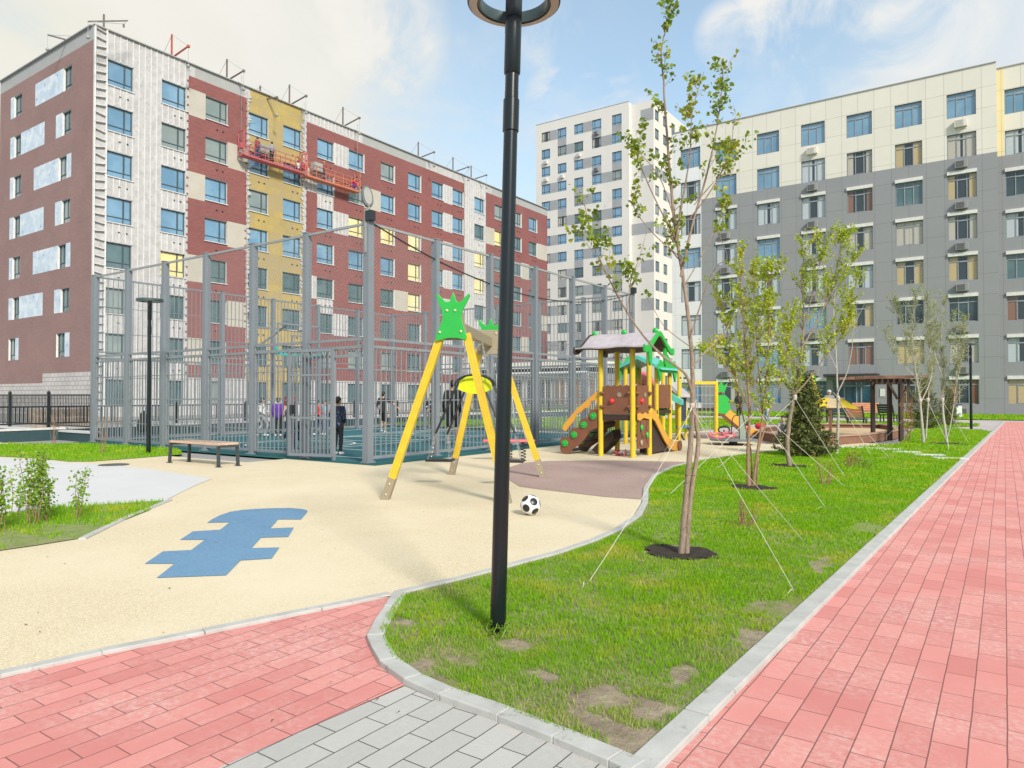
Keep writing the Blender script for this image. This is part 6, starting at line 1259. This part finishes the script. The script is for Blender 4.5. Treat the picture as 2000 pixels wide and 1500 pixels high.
# ------------------------------------------------------------------ people
SKIN = mat('skin', (.46, .27, .19), .55, .05); HAIR = mat('black_hair', (.015, .012, .011), .6); WSHOE = mat('white_shoe', (.55, .55, .55), .6); BSHOE = mat('dark_shoe', (.03, .03, .035), .6)
def cloth(n, c, var=.15): return mat(n, c, .85, var, 14)
def patt(n, a, b, sc=18, lo=.52): 
    t = NT(n); t.l(t.mix(t.ramp(t.noise(t.pos('obj'), sc, 3), lo, lo+.05), a, b), t.b.inputs['Base Color']); t.b.inputs['Roughness'].default_value = .9; return t.m
C_BLK = cloth('black_fabric', (.014, .015, .018)); C_NAVY = patt('navy_flecked_fabric', (.014, .022, .05), (.14, .20, .30), 16, .58); C_PUR = cloth('purple_fabric', (.10, .03, .26)); C_JEAN = cloth('blue_denim', (.03, .06, .13)); C_REDC = cloth('red_fabric', (.60, .02, .03)); C_LBL = cloth('light_blue_fabric', (.22, .34, .45)); C_GRY = cloth('grey_fabric', (.24, .25, .27)); C_CAMO = patt('camouflage_fabric', (.05, .05, .035), (.20, .19, .13), 14); C_BW = patt('black_white_print', (.02, .02, .02), (.5, .5, .5), 9, .56); C_WH = cloth('pale_fabric', (.50, .50, .50)); C_MAR = cloth('maroon_fabric', (.22, .05, .06)); C_ORA = cloth('orange_helmet', (.62, .20, .05))
def remesh(mb, name, m, parent, vox):
    ob = mb.build(name+'_tmp', m); md = ob.modifiers.new('r', 'REMESH'); md.mode = 'VOXEL'; md.voxel_size = vox; sm = ob.modifiers.new('s', 'SMOOTH'); sm.iterations = 3; sm.factor = .5
    bpy.context.view_layer.update(); dg = bpy.context.evaluated_depsgraph_get(); me = bpy.data.meshes.new_from_object(ob.evaluated_get(dg)); old = ob.data; bpy.data.objects.remove(ob); bpy.data.meshes.remove(old)
    me.name = name; me.polygons.foreach_set('use_smooth', [True]*len(me.polygons)); o = bpy.data.objects.new(name, me); COL.objects.link(o); o.parent = parent; return o
BASE = dict(pel=(0, 0, .95), che=(0, 0, 1.27), nec=(0, 0, 1.45), hea=(0, .015, 1.61), shL=(-.17, 0, 1.40), shR=(.17, 0, 1.40), elL=(-.23, -.02, 1.13), elR=(.23, -.02, 1.13), wrL=(-.22, .07, .89), wrR=(.22, .07, .89), hiL=(-.09, 0, .92), hiR=(.09, 0, .92), knL=(-.10, .02, .50), knR=(.10, .02, .50), anL=(-.11, -.02, .085), anR=(.11, -.02, .085))
def person(loc, h, face, top, bot, label, pose=None, shoes=WSHOE, shorts=False, sleeves=True, hair=HAIR, cap=None, fat=1.0, group=None, long_hair=False):
    J = {k: Vector(v) for k, v in BASE.items()}
    for k, v in (pose or {}).items(): J[k] = Vector(v)
    s = h/1.72; kid = max(0, (1.55-h))*.35; r = thing('person', (0, 0, 0), label, 'person', group); V = lambda v: v*s
    vox = .016*s+.004; b = MB()
    def tb(mb, a, c, r0, r1, n=10): a, c = V(a), V(c); m_ = a.lerp(c, .5); mb.tube([a, a.lerp(c, .3), m_, c], [r0*s, r0*s*1.04, (r0+r1)/2*s, r1*s], n); mb.ball(a, r0*s, n=8, m=6); mb.ball(c, r1*s, n=8, m=6)
    hr = .098*(1+kid)
    for sd_ in 'LR':
        sg = -1 if sd_ == 'L' else 1
        tb(b, J['sh'+sd_], J['el'+sd_], .047, .038); tb(b, J['el'+sd_], J['wr'+sd_], .037, .026); tb(b, J['hi'+sd_], J['kn'+sd_], .078, .052); tb(b, J['kn'+sd_], J['an'+sd_], .050, .034)
        fd = (J['wr'+sd_]-J['el'+sd_]).normalized(); b.ball(V(J['wr'+sd_]+fd*.045), .036*s, n=8, m=6, sc=(.8, 1, 1.2)); b.ball(V(J['an'+sd_]+Vector((0, .06, -.045))), .045*s, sc=(.9, 2.2, .8))
    tb(b, J['pel'], J['che'], .115, .125); tb(b, J['che'], J['nec'], .11, .055); tb(b, J['nec'], J['hea'], .05, .05); tb(b, J['shL'], J['shR'], .06, .06)
    b.ball(V(J['hea']), hr*s, n=14, m=10, sc=(.80, .95, 1.16)); b.ball(V(J['hea']+Vector((0, .088, -.01))), .018*s, n=6, m=5); b.ball(V(J['hea']+Vector((0, .035, -.075))), .055*s, n=8, m=6)
    for sg in (-1, 1): b.ball(V(J['hea']+Vector((sg*.082, -.005, -.005))), .022*s, n=6, m=5)
    body = remesh(b, 'body', SKIN, r, vox)
    for sd_ in 'LR':
        f = MB(); sg = -1 if sd_ == 'L' else 1; w = J['wr'+sd_]; fd = (w-J['el'+sd_]).normalized(); sx = fd.cross(Vector((1, 0, 0))).normalized(); inn_ = sx.cross(fd)
        for q in range(4): a = w+fd*.075+sx*(q-1.5)*.018; L_ = (.058, .07, .065, .05)[q]; f.tube([V(a), V(a+fd*L_*.6), V(a+fd*L_-inn_*sg*.02)], [.0095*s, .0088*s, .007*s], 6)
        a = w+fd*.03+sx*.03; f.tube([V(a), V(a+fd*.035+sx*.02), V(a+fd*.06+sx*.022)], [.0105*s, .010*s, .008*s], 6); f.build('hand', SKIN, body, smooth=True)
    e = MB(); 
    for sg in (-1, 1): e.ball(V(J['hea']+Vector((sg*.032, .083, .012))), .010*s, n=6, m=5)
    e.build('eyes', HAIR, body); e = MB(); e.ball(V(J['hea']+Vector((0, .088, -.048))), .016*s, n=6, m=4, sc=(1.5, .4, .4)); e.build('mouth', C_MAR, body)
    t = MB(); pe = J['pel']; tb(t, pe+Vector((0, 0, -.03)), J['che'], .135*fat, .145*fat, 12); tb(t, J['che'], J['nec']-Vector((0, 0, .05)), .13*fat, .08); tb(t, J['shL'], J['shR'], .075, .075)
    for sd_ in 'LR':
        tb(t, J['sh'+sd_], J['el'+sd_], .066*fat, .055*fat)
        if sleeves: tb(t, J['el'+sd_], J['wr'+sd_], .054*fat, .042)
    remesh(t, 'top', top, r, vox)
    t = MB()
    for sd_ in 'LR':
        tb(t, J['pel']-Vector((0, 0, .02)), J['hi'+sd_], .115, .10); kn, an = J['kn'+sd_], J['an'+sd_]
        if shorts: tb(t, J['hi'+sd_], J['hi'+sd_].lerp(kn, .9), .098, .085)
        else: tb(t, J['hi'+sd_], kn, .095, .068); tb(t, kn, an+Vector((0, 0, .02)), .066, .052)
    remesh(t, 'trousers' if not shorts else 'shorts', bot, r, vox)
    for sd_ in 'LR':
        t = MB(); an = J['an'+sd_]; t.ball(V(an+Vector((0, .055, -.045))), .055*s, n=12, m=7, sc=(.85, 2.3, .85)); t.tube([V(an-Vector((0, 0, .04))), V(an+Vector((0, 0, .03)))], [.05*s, .045*s], 10); t.build('shoe', shoes, r, smooth=True)
    t = MB(); hc = V(J['hea']+Vector((0, -.018, .028))); t.ball(hc, hr*1.08*s, n=14, m=10, sc=(.86, .95, 1.06)); o_ = t; 
    vs = t.v; keep = [i for i, v in enumerate(vs)]; hz_ = hc.z-.03*s
    for i, v in enumerate(vs):                          # cut the fringe: pull the lower front of the cap up to the hairline
        if v[2] < hz_ and v[1] > hc.y-.02*s: vs[i] = (v[0]*.92, hc.y+.02*s, hz_+.03*s)
    if long_hair: t.tube([hc, hc+Vector((0, -.05*s, -.12*s)), hc+Vector((0, -.05*s, -.24*s))], [.08*s, .075*s, .04*s], 10)
    t.build('hair', hair, r, smooth=True)
    if cap: t = MB(); t.ball(hc+Vector((0, 0, .02*s)), hr*1.18*s, n=12, m=8, sc=(.9, 1, .85)); t.box(hc+Vector((0, .11*s, .02*s)), (.14*s, .10*s, .012)); t.build('cap', cap, r, smooth=True)
    r.location = loc; r.rotation_euler = (0, 0, face); return r
FC = lambda a: YAW+R(a)       # 0 = facing away from the camera, 180 = towards it, 90 = to the left
GZ = lambda px, py, z=.022: G(px, py, z)
pock = dict(elL=(-.27, -.05, 1.13), elR=(.27, -.05, 1.13), wrL=(-.17, .08, .98), wrR=(.17, .08, .98))
person(GZ(660, 888), 1.34, FC(-25), C_NAVY, C_BLK, 'boy in a dark flecked bomber jacket standing in the open gate', pock, fat=1.25)
person(GZ(543, 852), 1.30, FC(10), C_PUR, C_BLK, 'child in a purple jacket seen from behind near the basketball hoop', fat=1.15)
person(GZ(567, 852), 1.62, FC(165), C_MAR, C_BLK, 'tall dark-haired youth in a maroon top beside the child in purple', sleeves=False, shoes=BSHOE)
crouch = dict(pel=(0, -.05, .38), che=(0, .10, .66), nec=(0, .20, .82), hea=(0, .26, .97), shL=(-.17, .18, .78), shR=(.17, .18, .78), elL=(-.22, .36, .58), elR=(.22, .36, .58), wrL=(-.10, .48, .45), wrR=(.10, .48, .45), hiL=(-.10, -.04, .36), hiR=(.10, -.04, .36), knL=(-.16, .34, .50), knR=(.16, .34, .50), anL=(-.14, .16, .085), anR=(.14, .16, .085))
person(GZ(592, 884), 1.55, FC(110), C_JEAN, C_JEAN, 'crouching person in dark denim just inside the gate', crouch)
step = dict(knR=(.11, .22, .53), anR=(.11, .10, .12), knL=(-.10, .0, .50), anL=(-.10, -.28, .12), elR=(.24, -.15, 1.16), wrR=(.22, .05, 1.02), elL=(-.23, .14, 1.15), wrL=(-.2, .30, 1.10))
person(GZ(622, 851), 1.20, FC(-70), C_REDC, C_JEAN, 'small child in a bright red jacket behind the fence post', step)
person(GZ(634, 850), 1.20, FC(-120), C_LBL, C_LBL, 'small child in light blue clothes next to the child in red', fat=1.1)
person(GZ(512, 853), 1.30, FC(-60), C_WH, C_GRY, 'child in grey sweatpants striding at the left of the group', step)
thr = dict(elR=(.36, .12, 1.28), wrR=(.58, .20, 1.06), elL=(-.24, -.1, 1.14), wrL=(-.20, .1, .95), knL=(-.1, .18, .54), anL=(-.1, .02, .14))
person(GZ(748, 846), 1.52, FC(-15), C_BLK, C_BLK, 'boy in a black shirt and shorts with one arm stretched out', thr, shorts=True, sleeves=False)
person(GZ(843, 841), 1.46, FC(170), C_BW, C_CAMO, 'boy in a black and white top and camouflage trousers behind the swing', pock, shoes=BSHOE)
person(GZ(884, 869), 1.80, FC(20), C_BLK, C_BLK, 'tall person in black shorts and white shoes behind the swing rods', shorts=True, fat=1.15)
person(GZ(1532, 862, .10), 1.15, FC(150), C_GRY, C_JEAN, 'dark-haired child in grey crouching at the edge of the sandbox', crouch)
person(GZ(1499, 826, 0), 1.25, FC(60), C_WH, C_LBL, 'pale-dressed child walking beyond the thin brown stems', step, shoes=BSHOE)
person(GZ(1443, 818, 0), 1.6, FC(200), C_BLK, C_BLK, 'person in black behind the orange slide of the climbing frame', pock, fat=1.3, long_hair=True)
person(GZ(1620, 829, 0), 1.66, FC(160), C_GRY, C_BLK, 'adult in a white cap looking over the play canopy', cap=C_WH)
r_, y0_, y1_, z_ = CR1; r2_, y2_, y3_, z2_ = CR2
person((XL+.72, y0_+1.45, z_+.12), 1.72, R(95), C_MAR, C_JEAN, 'worker in a maroon top at the left end of the faded red cradle', pock, shoes=BSHOE, group=None)
person((XL+.80, y0_+2.75, z_+.12), 1.72, R(85), C_GRY, C_BLK, 'worker in grey beside the box on the faded red cradle', shoes=BSHOE)
person((XL+.72, y1_-.45, z_+.12), 1.6, R(60), C_WH, C_MAR, 'worker in a white top at the right end of the faded red cradle', crouch, shoes=BSHOE)
person((XL+.72, y2_+2.1, z2_+.12), 1.72, R(100), C_MAR, C_JEAN, 'worker with an orange helmet on the orange cradle', shoes=BSHOE, cap=C_ORA)
person((XL+.75, y3_-.7, z2_+.12), 1.72, R(-60), C_REDC, C_PUR, 'worker in red bending at the right end of the orange cradle', crouch, shoes=BSHOE)
